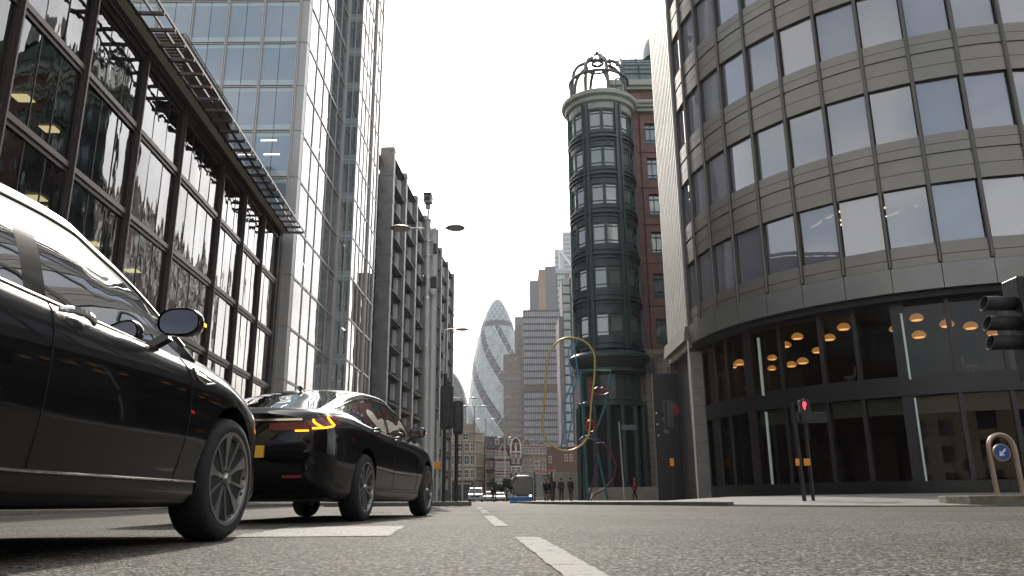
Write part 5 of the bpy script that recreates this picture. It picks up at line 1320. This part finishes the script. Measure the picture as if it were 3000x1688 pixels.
def person(label, loc, rz, coat, trousers, hair, h=1.72, stride=.0, armf=.15, bag=None, skirt=False):
    k = h/1.72; root = thing('person', label, 'person', loc, rz); root.scale = (k,)*3
    sw = stride
    J = {'pel':(0,0,.94),'wai':(0,0,1.1),'che':(0,-.01,1.28),'shc':(0,0,1.42),'nec':(0,.01,1.50),'hd0':(0,.02,1.57),'hd1':(0,.025,1.66),
     'hl':(-.09,0,.90),'kl':(-.10,.02+sw*.5,.50),'al':(-.10,-.0+sw*.9,.085),'tl':(-.105,.15+sw*.9,.03),
     'hr':(.09,0,.90),'kr':(.10,.03-sw*.3,.50),'ar':(.10,-.0-sw*.9,.085),'tr':(.105,.15-sw*.9,.03),
     'sl':(-.18,0,1.40),'el':(-.23,-.03+armf*.2,1.13),'wl':(-.22,.06+armf,.90),'sr':(.18,0,1.40),'er':(.23,-.03-armf*.1,1.13),'wr':(.22,.05+armf*.5,.89),
     'ml':(-.215,.075+armf,.83),'mr':(.215,.065+armf*.5,.82)}
    names = list(J); idx = {n: i for i, n in enumerate(names)}
    E_ = [('pel','wai'),('wai','che'),('che','shc'),('shc','nec'),('nec','hd0'),('hd0','hd1'),('pel','hl'),('hl','kl'),('kl','al'),('al','tl'),('pel','hr'),('hr','kr'),('kr','ar'),('ar','tr'),('shc','sl'),('sl','el'),('el','wl'),('wl','ml'),('shc','sr'),('sr','er'),('er','wr'),('wr','mr')]
    rad = {'pel':(.15,.11),'wai':(.13,.10),'che':(.15,.11),'shc':(.10,.08),'nec':.052,'hd0':(.07,.085),'hd1':(.078,.095),'hl':.085,'kl':.055,'al':.036,'tl':.03,'hr':.085,'kr':.055,'ar':.036,'tr':.03,'sl':.055,'el':.04,'wl':.028,'sr':.055,'er':.04,'wr':.028,'ml':(.03,.018),'mr':(.03,.018)}
    V = list(J.values()); ED = [(idx[a], idx[b]) for a, b in E_]
    # five short fingers on each hand
    R_ = [rad[n] for n in names]
    for hn, sx in (('ml', -1), ('mr', 1)):
        b = Vector(J[hn])
        for q, (dy, ln) in enumerate(((-.024,.055),(-.009,.068),(.007,.065),(.021,.052))):
            V.append(tuple(b+Vector((0,dy,-ln*.55)))); R_.append(.009); ED.append((idx[hn], len(V)-1)); V.append(tuple(b+Vector((-sx*.012,dy*1.05,-ln)))); R_.append(.007); ED.append((len(V)-2, len(V)-1))
        V.append(tuple(b+Vector((-sx*.01,.045,-.012)))); R_.append(.009); ED.append((idx[hn], len(V)-1)); V.append(tuple(b+Vector((-sx*.016,.05,-.04)))); R_.append(.008); ED.append((len(V)-2, len(V)-1))
    body = skin_mesh('body', V, ED, R_, SKIN, root)
    # face features joined as small parts
    fm = MB(); fm.ell((0,.125,1.625), .014,.02,.02, 8, 6); fm.ell((-.085,.02,1.63), .012,.02,.03, 8, 6); fm.ell((.085,.02,1.63), .012,.02,.03, 8, 6); fm.build('face', SKIN, root, smooth=True)
    ey = MB(); ey.ell((-.032,.108,1.645), .012,.008,.007, 8, 6); ey.ell((.032,.108,1.645), .012,.008,.007, 8, 6); ey.build('eyes', BLACK, root)
    hm = MB(); hm.ell((0,.0,1.68), .092,.108,.085, 16, 10); hm.build('hair', hair, root, smooth=True)
    # coat
    cn = ['pel','wai','che','shc','sl','el','wl','sr','er','wr']; ci = {n: i for i, n in enumerate(cn)}
    cv = [J[n] for n in cn] + [(0,0,.80),(0,.01,1.48)]; ce = [(ci[a], ci[b]) for a, b in (('pel','wai'),('wai','che'),('che','shc'),('shc','sl'),('sl','el'),('el','wl'),('shc','sr'),('sr','er'),('er','wr'))]+[(0,10),(3,11)]
    cr_ = [(.19,.145),(.165,.13),(.185,.14),(.13,.10),.078,.060,.046,.078,.060,.046,(.20,.15),.062]
    skin_mesh('coat', cv, ce, cr_, coat, root)
    tn = ['pel','hl','kl','al','hr','kr','ar']; tv = [J[n] for n in tn]; te = [(0,1),(1,2),(2,3),(0,4),(4,5),(5,6)]
    skin_mesh('trousers', tv, te, [(.165,.125),.10,.072,.058,.10,.072,.058], trousers, root)
    for a in ('l', 'r'):
        q = J['t'+a]; MB().ell((q[0], q[1]-.07, .045), .047, .14, .05, 12, 8).build('shoe', BLACK, root, smooth=True)
    return root
CLD = mat('dark_coat_cloth', (.02,.021,.025), .9); CLB = mat('black_cloth', (.014,.014,.015), .9); CLG = mat('grey_brown_cloth', (.06,.055,.05), .9); CLR = mat('red_coat_cloth', (.36,.03,.035), .85)
HB = mat('dark_hair', (.015,.011,.009), .7)
person('person in dark coat standing nearest the bus shelter, leftmost of the queue', (2.55, 63.2, .12), R(200), CLD, CLB, HB, 1.70, .0, .1)
person('person in long black coat with head up, second in the bus queue', (3.05, 63.0, .12), R(170), CLB, CLD, HB, 1.76, .03)
person('person in grey brown jacket, third in the bus queue', (3.72, 62.8, .12), R(10), CLG, CLB, HB, 1.70, .05, .2)
person('person with a dark bag, last in the bus queue nearest the steps', (4.45, 62.8, .12), R(-30), CLD, CLG, HB, 1.74, .1, .05)
person('person in bright red coat walking in front of the steps', (9.25, 61.5, .12), R(80), CLR, CLB, HB, 1.72, .16, .2)
person('dark figure standing by the small tree far up the street', (-2.55, 100, .0), R(180), CLB, CLB, HB, 1.8)
# ================================================================== STREET FURNITURE
GALV = mat('galvanised_pole', (.46,.45,.41), .5, .4, var=.12, vs=3)
LAMPG = mat('grey_lamp_head', (.20,.19,.18), .45, .2); LAMPW = mat('pale_lamp_underside', (.5,.46,.43), .5)
def disc_head(par, c, r, tilt=0):
    h = MB(); h.lathe([(0,.085),(r*.5,.075),(r*.85,.045),(r,.0),(r*.95,-.02),(0,-.03)], c, n=28); o = h.build('lamp_head', LAMPG, par, smooth=True, angle=50)
    MB().lathe([(0,-.055),(r*.5,-.05),(r*.8,-.031)], c, n=24).build('lens', LAMPW, o, smooth=True); return o
def lamp_post(label, loc, H_, arms, thick=.09, rz=0, group='double armed street lamps along the road', r=.38, m=GALV, name='street_lamp'):
    p = thing(name, label, 'street lamp', loc, rz, group)
    q = MB(); q.tube([(0,0,0),(0,0,1.6)], thick*1.35, 12); q.tube([(0,0,1.6),(0,0,1.75),(0,0,H_)], [thick*1.35, thick, thick*.8], 12); q.build('pole', m, p, smooth=True)
    for s in arms:
        MB().tube([(0,0,H_-.05),(s*.35,0,H_+.03),(s*.75,0,H_)], .03, 8).build('arm', m, p, smooth=True); disc_head(p, (s*(.75+r*.8), 0, H_), r)
    return p
# main mast with camera on top
MP = thing('camera_mast', 'tallest pale lamp mast with two disc lamps and a surveillance camera on top', 'mast', (-3.27, 30, 0))
m = MB(); m.tube([(-.02,0,.15),(-.08,0,6.2),(-.13,0,11.2)], [.15,.14,.12], 16); m.build('pole', GALV, MP, smooth=True)
m = MB(); m.tube([(.12,.25,.15),(.12,.25,10.9)], .16, 16); m.build('rear_pole', mat('pale_grey_pole', (.5,.49,.46), .5, .2), MP, smooth=True)
m = MB()
for z in (8.75, 7.9, 9.7, 10.3, 6.0, 7.95): m.lathe([(.15,0),(.165,0),(.165,.05),(.15,.05)], (-.1,0,z), n=16)
m.build('strap', STEEL, MP)
for s, xx in ((-1, -.13), (1, -.13)):
    m = MB(); m.tube([(xx,0,10.87),(xx+s*.45,0,10.90),(xx+s*.75,0,10.88)], .028, 8); m.build('arm', GALV, MP, smooth=True); disc_head(MP, (xx+s*1.12, 0, 10.9), .40)
m = MB(); m.cyl((-.13,0,11.2),(-.13,0,11.75), .045, n=10); m.lathe([(.12,0),(.15,.03),(.12,.08)], (-.13,0,11.2), n=14); m.build('camera_bracket', LAMPW, MP, smooth=True)
cm_ = MB(); cm_.obox((-.15,.0,12.12), (.16,0,0), (0,.30,.05), (0,-.02,.13)); cm_.box(-.33,.03,-.42,.42,12.28,12.31); cm_.box(-.25,-.05,-.05,.1,11.75,12.0)
co_ = cm_.build('camera', mat('beige_camera_housing', (.45,.43,.41), .45), MP, bevel=.02)
MB().obox((-.15,-.308,12.08), (.11,0,0), (0,.006,.0), (0,-.01,.085)).build('camera_window', BLACK, co_)
m = MB(); m.box(-.28,-.16,-.2,.0,8.5,8.85); m.box(.04,.26,-.05,.15,8.4,8.85); m.box(.1,.24,-.0,.2,9.85,10.25); m.build('control_box', BLACK, MP, bevel=.01)
m = MB(); m.lathe([(0,.16),(.14,.14),(.12,.02),(.05,-.08),(0,-.09)], (.13,-.12,8.15), n=16); m.box(.07,.19,-.12,.1,8.28,8.33); m.build('dome_camera', WHITEP, MP, smooth=True)
m = MB(); m.lathe([(.0,.0),(.13,0),(.15,.05),(.13,.15),(0,.17)], (-.08,-.04,1.05), n=16); m.build('collar', GALV, MP)
lamp_post('single armed disc lamp on the post right behind the tall camera mast', (-4.0, 45, 0), 9.92, (1,), .085)
MB()
lamp_post('farther slim double disc lamp above the arch topped building', (-4.83, 76, 0), 9.8, (1,-1), .07)
lamp_post('slim double disc lamp in front of the left foot of the bullet shaped tower', (-4.45, 91, 0), 10.75, (-1,1), .07, r=.42)
lamp_post('farther and lower double disc lamp in front of the bullet shaped tower', (-4.15, 121, 0), 12.2, (-1,1), .08, r=.45)
lamp_post('farthest double disc lamp in front of the pediment building', (-1.75, 170, 0), 13.2, (-1,1), .09, r=.5)
# traffic island, left of centre
m = MB(); pts = []
for a in range(0, 181, 15): pts.append((-1.95+.28*math.sin(R(a)), 32.3+.0-.28*math.cos(R(a))))
m.prism([(-7.5,32.0),(-1.95,32.0)]+pts[1:-1]+[(-1.95,36.5),(-7.5,36.5)], 0, .165); tag(m.build('traffic_island', KERB, bevel=.02), 'low kerbed traffic island carrying the camera mast and two black signals', 'traffic island')
def signal_back(par, x, z0, z1, w_=.42, y=0, hoods=3):
    m = MB(); m.prism_y([(x-w_/2,z0+.08),(x-w_/2+.08,z0),(x+w_/2-.08,z0),(x+w_/2,z0+.08),(x+w_/2,z1-.08),(x+w_/2-.08,z1),(x-w_/2+.08,z1),(x-w_/2,z1-.08)], y-.01, y+.02)
    m.box(x-.14, x+.14, y-.16, y-.011, z0+.12, z1-.12); o = m.build('signal_head', BLACK, par)
    for k in range(hoods):
        zz = z1-.28-k*(z1-z0-.4)/max(1,hoods); MB().lathe([(.10,.02),(.11,.02),(.11,.24),(.10,.24)], (x, y, zz), axis='Y', n=16, a0=0, a1=math.pi*2).build('hood', BLACK, o)
    return o
TL = thing('traffic_light', 'taller black traffic signal seen from behind, beside the camera mast', 'traffic light', (-2.86, 33, .16), 0, 'traffic signals')
MB().tube([(0,0,0),(0,0,5.2)], .075, 12).build('pole', BLACK, TL, smooth=True); signal_back(TL, .09, 2.9, 4.75, .56, -.1); MB().cyl((0,0,5.2),(0,0,5.25),.09).build('pole_cap', BLACK, TL)
MB().box(-.42,-.14,-.12,.08,.95+.35,1.22+.35).build('push_button', mat('amber_button_box', (.75,.28,.02), .5), TL, bevel=.01)
TL2 = thing('traffic_light', 'shorter black traffic signal seen from behind on the traffic island', 'traffic light', (-2.38, 33.4, .16), 0, 'traffic signals')
MB().tube([(0,0,0),(0,0,4.0)], .075, 12).build('pole', BLACK, TL2, smooth=True); signal_back(TL2, .06, 2.7, 4.15, .42, -.1)
m = MB(); m.tube([(0,0,0),(0,0,3.3)], .06, 10); q = thing('sign_pole', 'thin pale metal pole beside the taller black signal seen from behind', 'pole', (-3.15, 33.0, .16)); m.build('pole', GALV, q, smooth=True)
# right side signals
TR_ = thing('traffic_light', 'black pedestrian signal with red light glowing, in front of the cafe windows', 'traffic light', (8.62, 24, .12), 0, 'traffic signals')
MB().tube([(0,0,0),(-.08,0,2.9)], .06, 12).build('pole', BLACK, TR_, smooth=True)
m = MB(); m.box(.13,.43,-.12,.12,2.33,2.98); m.box(-.02,.95,.02,.14,2.3,2.62); h_ = m.build('signal_head', BLACK, TR_, bevel=.02)
MB().add([(.19,-.125,2.8),(.21,-.125,2.9),(.27,-.125,2.93),(.31,-.125,2.86),(.28,-.125,2.78),(.245,-.125,2.66)], [(0,1,2,3,4,5)]).build('red_lens', emit('red_signal', (1,.02,.04), 4), h_)
MB().tube([(.16,-.13,2.9),(.25,-.16,3.0),(.34,-.13,2.9)], .02, 6).build('hood', BLACK, h_)
MB().tube([(.30,.1,0),(.30,.1,2.4)], .05, 10).build('rear_post', BLACK, TR_, smooth=True)
m = MB(); m.box(.06,.22,-.2,-.08,1.02,1.22); m.box(-.16,-.07,-.12,0,1.02,1.22); m.build('push_button', mat('amber_button_box', (.75,.28,.02)), TR_, bevel=.01)
TB = thing('traffic_light', 'black pole with small amber button box in front of the black advertising panel', 'traffic light', (8.35, 42, .12), 0, 'traffic signals')
MB().tube([(0,0,0),(0,0,3.6)], .07, 12).build('pole', BLACK, TB, smooth=True); MB().box(-.14,.06,-.16,-.07,1.75,2.15).build('push_button', mat('amber_button_box', (.75,.28,.02)), TB, bevel=.01)
signal_back(TB, -.05, 3.6, 5.2, .5, -.1)
# big signal at the right edge, seen from the side
TE = thing('traffic_light', 'large nearest black three light signal with long hoods seen from the side', 'traffic light', (6.02, 9.0, .0), 0, 'traffic signals')
MB().tube([(.12,0,0),(.12,0,2.75)], .06, 12).build('pole', BLACK, TE, smooth=True)
m = MB(); m.box(-.08,.10,-.16,.16,1.50,2.72); m.box(.0,.30,-.2,.2,1.42,1.66); h_ = m.build('signal_head', BLACK, TE, bevel=.02)
for k, zz in enumerate((2.42, 2.18, 1.95)):
    hd = MB(); V = []
    for i in range(17):
        a = math.pi*2*i/16
        for (xx, r_) in ((-.08,.083),(-.43+.03*math.cos(a),.086)): V.append((xx, r_*math.sin(a), zz+r_*math.cos(a)))
    hd.add(V, [(i*2, i*2+1, i*2+3, i*2+2) for i in range(16)]); ho = hd.build('hood', BLACKM, h_, smooth=True); s_ = ho.modifiers.new('s', 'SOLIDIFY'); s_.thickness = .004
    MB().lathe([(0,-.085),(.075,-.085)], (0,0,zz), axis='X', n=16).build('lens', mat('dark_lens', (.03,.02,.02), .2), h_)
    m = MB(); m.bar((-.06,-.1,zz+.1),(.06,-.1,zz+.16),.02,.015); m.bar((.02,-.1,zz+.14),(.08,-.1,zz+.02),.015,.015); m.build('bracket', STEEL, h_)
# right island with hoop and keep left bollard sign
ISL = [(10.25,18.2),(10.45,17.6),(11.2,17.2),(16,17.0),(16,20.8),(11.2,20.6),(10.5,20.0),(10.25,19.2)]
o = MB().prism(ISL, .02, .235).build('refuge_island', mat('mossy_kerb', (.15,.145,.10), .8, var=.35, vs=5, bump=.3, bs=30), bevel=.02); tag(o, 'mossy kerbed traffic island under the bronze hoop', 'traffic island')
HB_ = thing('hoop_barrier', 'bronze coloured metal hoop framing a round blue arrow sign', 'barrier', (11.62, 18.9, .235))
pts = [(-.26,0,0)] + [(-.30,0,1.05)] + [(-.03-.27*math.cos(R(a)), 0, 1.10+.30*math.sin(R(a))) for a in range(10, 171, 16)] + [(.25,0,1.05),(.29,0,0)]
pts = [(-.31,0,0),(-.33,0,.5),(-.34,0,1.0)]+[(-.04-.30*math.cos(R(a)), 0, 1.08+.32*math.sin(R(a))) for a in range(10, 171, 16)]+[(.27,0,1.0),(.28,0,.5),(.30,0,0)]
MB().tube(pts, .052, 14).build('hoop', mat('bronze_tube', (.42,.31,.24), .33, .8, var=.1, vs=5), HB_, smooth=True)
sg = MB(); sg.lathe([(0,-.0),(.20,0),(.205,.015),(.205,.05),(0,.05)], (-.05,-.03,.98), axis='Y', n=32); so = sg.build('arrow_sign', mat('bronze_rim', (.30,.22,.15), .5, .3), HB_)
MB().lathe([(0,.0),(.172,0)], (-.05,-.034,.98), axis='Y', n=32).build('blue_disc', mat('sign_blue', (.035,.09,.32), .35), so)
ar = MB(); A0 = Vector((-.05,-.038,.98)); dx = Vector((-.707,0,-.707)); pxv = Vector((.707,0,-.707))
P = [A0-dx*.12+pxv*.022, A0+dx*.02+pxv*.022, A0+dx*.0+pxv*.085, A0+dx*.125, A0+dx*.0-pxv*.085, A0+dx*.02-pxv*.022, A0-dx*.12-pxv*.022]
ar.add(P, [(0,1,2,3,4,5,6)]); ar.build('white_arrow', WHITEP, so)
# black advertising panel with lens artwork
AD = thing('advertising_panel', 'tall black advertising panel printed with a red disc and white dots', 'sign', (8.36, 46.6, .12))
m = MB(); m.box(0, 1.52, 0, .35, 0, 7.35); m.build('panel', mat('panel_black', (.022,.022,.024), .5), AD)
MB().lathe([(0,-.01),(.34,-.01),(.34,.0)], (1.17,0,5.2), axis='Y', n=36).build('red_disc', mat('print_red', (.42,.02,.03), .5), AD)
m = MB(); m.box(.84,1.5,-.02,-.012,5.26,5.31)
m.tube([(.9,-.014,5.25),(1.05,-.014,5.12),(1.12,-.014,4.9)], .02, 5); m.tube([(1.45,-.014,5.25),(1.25,-.014,5.1),(1.12,-.014,4.9)], .02, 5); m.build('disc_lines', mat('panel_black', (.02,.02,.02)), AD)
m = MB()
for z in (5.0, 4.35, 3.7): m.ell((.14+ (5-z)*.04, -.01, z), .05, .01, .06, 10, 6)
m.build('white_dot', WHITEP, AD)
m = MB(); m.tube([(.55,-.01,5.7),(.56,-.01,5.1),(.7,-.01,4.85)], .03, 6); m.tube([(.66,-.01,5.7),(.67,-.01,5.2)], .02, 6); m.tube([(.4,-.01,4.65),(.6,-.01,4.75),(.8,-.01,4.6),(.9,-.01,4.2),(.7,-.01,3.9)], .03, 6); m.ell((.62,-.01,4.6), .16,.012,.10, 14, 6); m.ell((.7,-.01,3.95), .2,.012,.14, 14, 6)
m.build('lens_outline', mat('print_grey', (.12,.12,.13), .4), AD)
# bus shelter and stop flag
BS = thing('bus_shelter', 'bus shelter with thin red roof and dark posts on the right pavement', 'bus shelter', (1.62, 62, .12))
m = MB(); m.add([(-.15,-.6,2.10),(1.5,-.6,2.22),(1.5,1.0,2.22),(-.15,1.0,2.10),(-.1,-.5,2.2),(1.45,-.5,2.32),(1.45,.9,2.32),(-.1,.9,2.2)], [(0,3,2,1),(4,5,6,7),(0,1,5,4),(1,2,6,5),(2,3,7,6),(3,0,4,7)]); m.build('roof', mat('shelter_red', (.28,.02,.03), .4), BS)
for (x, y) in ((0,-.5),(1.35,-.5),(0,.9),(1.35,.9)): MB().box(x-.06, x+.06, y-.06, y+.06, 0, 2.15).build('post', BLACK, BS)
m = MB(); m.box(.06,1.29,.88,.9,.3,2.0); m.box(-.01,.01,-.4,.8,.3,2.0); m.build('glass_panel', glass('shelter_glass', (.7,.74,.72), 1.5), BS)
m = MB(); m.box(.12,.62,-.48,-.42,.35,1.9); m.build('poster_case', mat('poster_grey', (.28,.29,.28), .5), BS); MB().box(.2,1.2,.5,.8,.45,.5).build('bench', mat('shelter_red', (.3,.02,.03)), BS)
FS = thing('bus_stop_sign', 'bus stop pole carrying a white flag with red ring and bar', 'sign', (1.55, 60, .12))
MB().cyl((-.06,0,0),(-.06,0,3.2), .04, n=8).build('pole', GALV, FS)
sf = MB().box(-.0,.44,-.02,.02,2.52,2.95).build('flag', mat('flag_pale', (.6,.58,.56), .5), FS)
MB().tube([(.22+.11*math.cos(R(a)),-.03,2.73+.11*math.sin(R(a))) for a in range(0,360,20)], .022, 6, closed=True).build('ring', mat('flag_red', (.55,.02,.03), .5), sf)
MB().box(.06,.38,-.055,-.04,2.705,2.755).build('bar', mat('flag_red', (.55,.02,.03)), sf); MB().box(.02,.4,-.02,.02,2.25,2.42).build('route_plate', mat('plate_pale', (.45,.45,.43), .5), FS)
# blue barrier
BB = thing('road_barrier', 'blue plastic road barrier at the kerb corner in front of the coach', 'barrier', (-.26, 55.5, 0), R(-3))
m = MB(); m.prism_y([(0,0),(.55,0),(.55,.12),(.34,.28),(.34,.42),(.18,.42),(.1,.28),(0,.12)], 0, .5)
V = []; prof = [(-.25,0),(.25,0),(.25,.1),(.1,.2),(.08,.43),(-.08,.43),(-.1,.2),(-.25,.1)]
b_ = MB(); n8 = 8; b_.add([(0,y,z) for y,z in prof]+[(1.5,y,z) for y,z in prof], [tuple(range(8)), tuple(range(15,7,-1))]+[(i,8+i,8+(i+1)%8,(i+1)%8) for i in range(8)])
for k in range(6): b_.box(.15+k*.23, .2+k*.23, -.16, -.1, .1, .34)
b_.build('barrier_body', mat('barrier_blue', (.02,.14,.36), .5, var=.15, vs=4), BB, bevel=.02)
# outline sculpture
SC = thing('outline_sculpture', 'tall sculpture of bent coloured tubes: yellow loop, blue zigzags, teal frame and red lips', 'sculpture', (4.4, 60, .12))
def sc(pts, y=0): return [(x-4.4, y, z-.12) for x, z in pts]
Y1 = mat('sculpture_yellow', (.55,.42,.08), .45); BL = mat('sculpture_blue', (.06,.26,.50), .45); TE_ = mat('sculpture_teal', (.02,.16,.16), .45); RD = mat('sculpture_red', (.42,.015,.03), .4); PK = mat('sculpture_magenta', (.14,.02,.06), .5)
def smooth_closed(P, sub=6):
    n = len(P); out = []
    for i in range(n):
        p0, p1, p2, p3 = P[i-1], P[i], P[(i+1)%n], P[(i+2)%n]
        for s in range(sub):
            t = s/sub; out.append(tuple(.5*((2*p1[k])+(-p0[k]+p2[k])*t+(2*p0[k]-5*p1[k]+4*p2[k]-p3[k])*t*t+(-p0[k]+3*p1[k]-3*p2[k]+p3[k])*t**3) for k in range(2)))
    return out
YP = [(4.61,12.45),(3.76,12.27),(3.06,11.58),(2.74,10.71),(2.52,8.7),(2.29,6.27),(2.27,5.23),(2.68,4.42),(3.42,3.89),(4.16,3.76),(4.92,4.02),(5.54,4.61),(5.8,5.35),(5.98,7.15),(6.3,9.28),(6.38,10.84),(6.13,11.62),(5.53,12.19)]
MB().tube(sc(smooth_closed(YP)), .075, 8, closed=True).build('yellow_loop', Y1, SC, smooth=True)
MB().tube(sc([(4.76,12.25),(4.35,11.35),(4.56,8.84),(3.85,7.25),(3.98,5.85),(3.58,3.93)], .1), .055, 8).build('blue_zigzag', BL, SC, smooth=True)
MB().tube(sc([(5.19,12.55),(4.85,11.75),(5.08,9.31),(4.4,7.72),(4.54,6.38),(3.99,3.74)], .1), .055, 8).build('blue_zigzag', BL, SC, smooth=True)
MB().tube(sc([(5.62,.12),(5.29,10.05),(7.68,9.93),(7.55,8.95),(7.2,7.37),(6.61,5.81),(6.09,4.94)], .9), .09, 8).build('teal_frame', TE_, SC, smooth=True)
MB().tube(sc([(7.1,.12),(6.45,3.6)], .9), .09, 8).build('teal_leg', TE_, SC, smooth=True)
MB().tube(sc(smooth_closed([(6.16,8.32),(6.56,8.56),(6.8,8.46),(7.0,8.56),(7.46,8.24),(7.04,8.0),(6.55,8.04)]), .4), .06, 8, closed=True).build('red_lips', RD, SC, smooth=True)
MB().tube(sc([(5.94+.36*math.cos(R(a)), 5.6+.45*math.sin(R(a))) for a in range(0,360,20)], .4), .08, 8, closed=True).tube(sc([(5.41,6.23),(5.94,6.15),(6.04,9.09)], .4), .05, 8).build('red_ring', RD, SC, smooth=True)
MB().tube(sc([(5.68,.12),(6.25,2.28),(6.5,3.7),(6.42,4.4),(7.01,4.39),(7.48,3.9),(7.86,2.8),(7.69,1.8),(6.88,.96),(6.19,.62),(5.85,.12)], 1.3), .075, 8).build('magenta_leg', PK, SC, smooth=True)
MB().tube(sc([(5.1,4.6),(5.4,4.88),(5.9,4.95),(6.4,4.78),(6.8,4.4)], .9), .07, 8).tube(sc([(5.2,4.4),(5.45,4.66),(5.9,4.73),(6.3,4.6)], .9), .05, 8).build('blue_arc', mat('sculpture_dusk_blue', (.03,.08,.18), .5), SC, smooth=True)
# slim lamp column near the sculpture and street name board
SP = thing('lamp_column', 'slim grey column with a name board, between the sculpture and the red coated person', 'pole', (7.4, 54, .12))
MB().tube([(0,0,0),(-.15,0,5.2)], .05, 10).build('pole', GALV, SP, smooth=True); MB().box(.0,1.0,-.05,.02,4.65,5.0).build('board', mat('board_grey', (.12,.13,.14), .5), SP)
# bicycles by the dark shopfront
def bicycle(label, loc, rz):
    b = thing('bicycle', label, 'bicycle', loc, rz, 'bicycles parked by the shopfront')
    for x in (-.52, .52): 
        w1 = MB().tube([(x+.33*math.cos(R(a)),0,.34+.33*math.sin(R(a))) for a in range(0,360,20)], .018, 6, closed=True)
        w1.build('wheel', RUBBER, b)
    MB().tube([(-.52,0,.34),(-.12,0,.3),(.38,0,.85),(-.22,0,.82),(-.12,0,.3)], .018, 6).tube([(-.22,0,.82),(-.52,0,.34)], .012, 5).tube([(.52,0,.34),(.36,0,.98)], .016, 6).build('frame', BLACK, b)
    MB().ell((-.25,0,.95), .13,.06,.035).build('saddle', BLACKM, b); MB().tube([(.36,-.25,1.02),(.36,.25,1.02)], .014, 6).build('handlebar', BLACK, b); return b
bicycle('dark bicycle leaning by the dark shopfront, left of the van', (-7.6, 108, .12), R(8))
bicycle('second dark bicycle, nearer the lamp post left of the van', (-8.4, 104, .12), R(-12))
# trees
LEAF = mat('dark_leaves', (.035,.055,.025), .8, var=.5, vs=3); BARK = mat('bark', (.05,.04,.03), .9)
def tree(label, loc, h, r, n, seed, name='street_tree'):
    t = thing(name, label, 'tree', loc); rr = random.Random(seed)
    tr = MB().tube([(0,0,0),(.05,0,h*.3),(0,.05,h*.55)], [.12,.09,.05], 8); blobs = []
    for k in range(7):
        a = k*.9; e = (r*.6*math.cos(a), r*.6*math.sin(a), h*(.55+.35*rr.random())); tr.tube([(0,.03,h*.35),(e[0]*.5,e[1]*.5,h*.5),e], [.05,.03,.015], 5); blobs.append((e, r*rr.uniform(.35,.55)))
    tr.build('trunk', BARK, t, smooth=True); m = MB()
    for i in range(n):
        e, rb = rr.choice(blobs); d = Vector((rr.gauss(0,1), rr.gauss(0,1), rr.gauss(0,1))).normalized()*rb*rr.random()**.4; c_ = Vector(e)+d; s = rr.uniform(.06,.13)
        u = Vector((rr.gauss(0,1), rr.gauss(0,1), rr.gauss(0,1))).normalized(); v_ = u.orthogonal().normalized()
        m.quad(c_-u*s, c_+v_*s*.6, c_+u*s, c_-v_*s*.6)
    m.build('crown', LEAF, t); return t
tree('small dark leaved street tree just left of the coach', (-.95, 108, 0), 3.0, 1.0, 1500, 3)
tree('thin dark tree beside the gabled brick house', (-2.6, 118, 0), 3.4, .8, 1200, 8)
# orange sign and number sign far left of street
q = thing('road_sign', 'small white parking sign on a thin pole in front of the cream corner building', 'sign', (-7.9, 92, .12))
MB().cyl((0,0,0),(0,0,3.1), .035, n=8).build('pole', GALV, q); MB().box(-.15,.15,-.05,-.03,2.5,3.1).build('plate', WHITEP, q)
# haze: even air over the whole scene
hz = MB().box(-1300, 1300, -250, 1400, -1.1, 300).build('haze', None)
hm_ = bpy.data.materials.new('haze_air'); hm_.use_nodes = True; t = hm_.node_tree; t.nodes.clear(); o_ = t.nodes.new('ShaderNodeOutputMaterial'); pv = t.nodes.new('ShaderNodeVolumePrincipled')
pv.inputs['Color'].default_value = (.93,.95,1,1); pv.inputs['Density'].default_value = .00013; pv.inputs['Anisotropy'].default_value = .3; t.links.new(pv.outputs[0], o_.inputs['Volume'])
hz.data.materials.append(hm_); hz['kind'] = 'stuff'
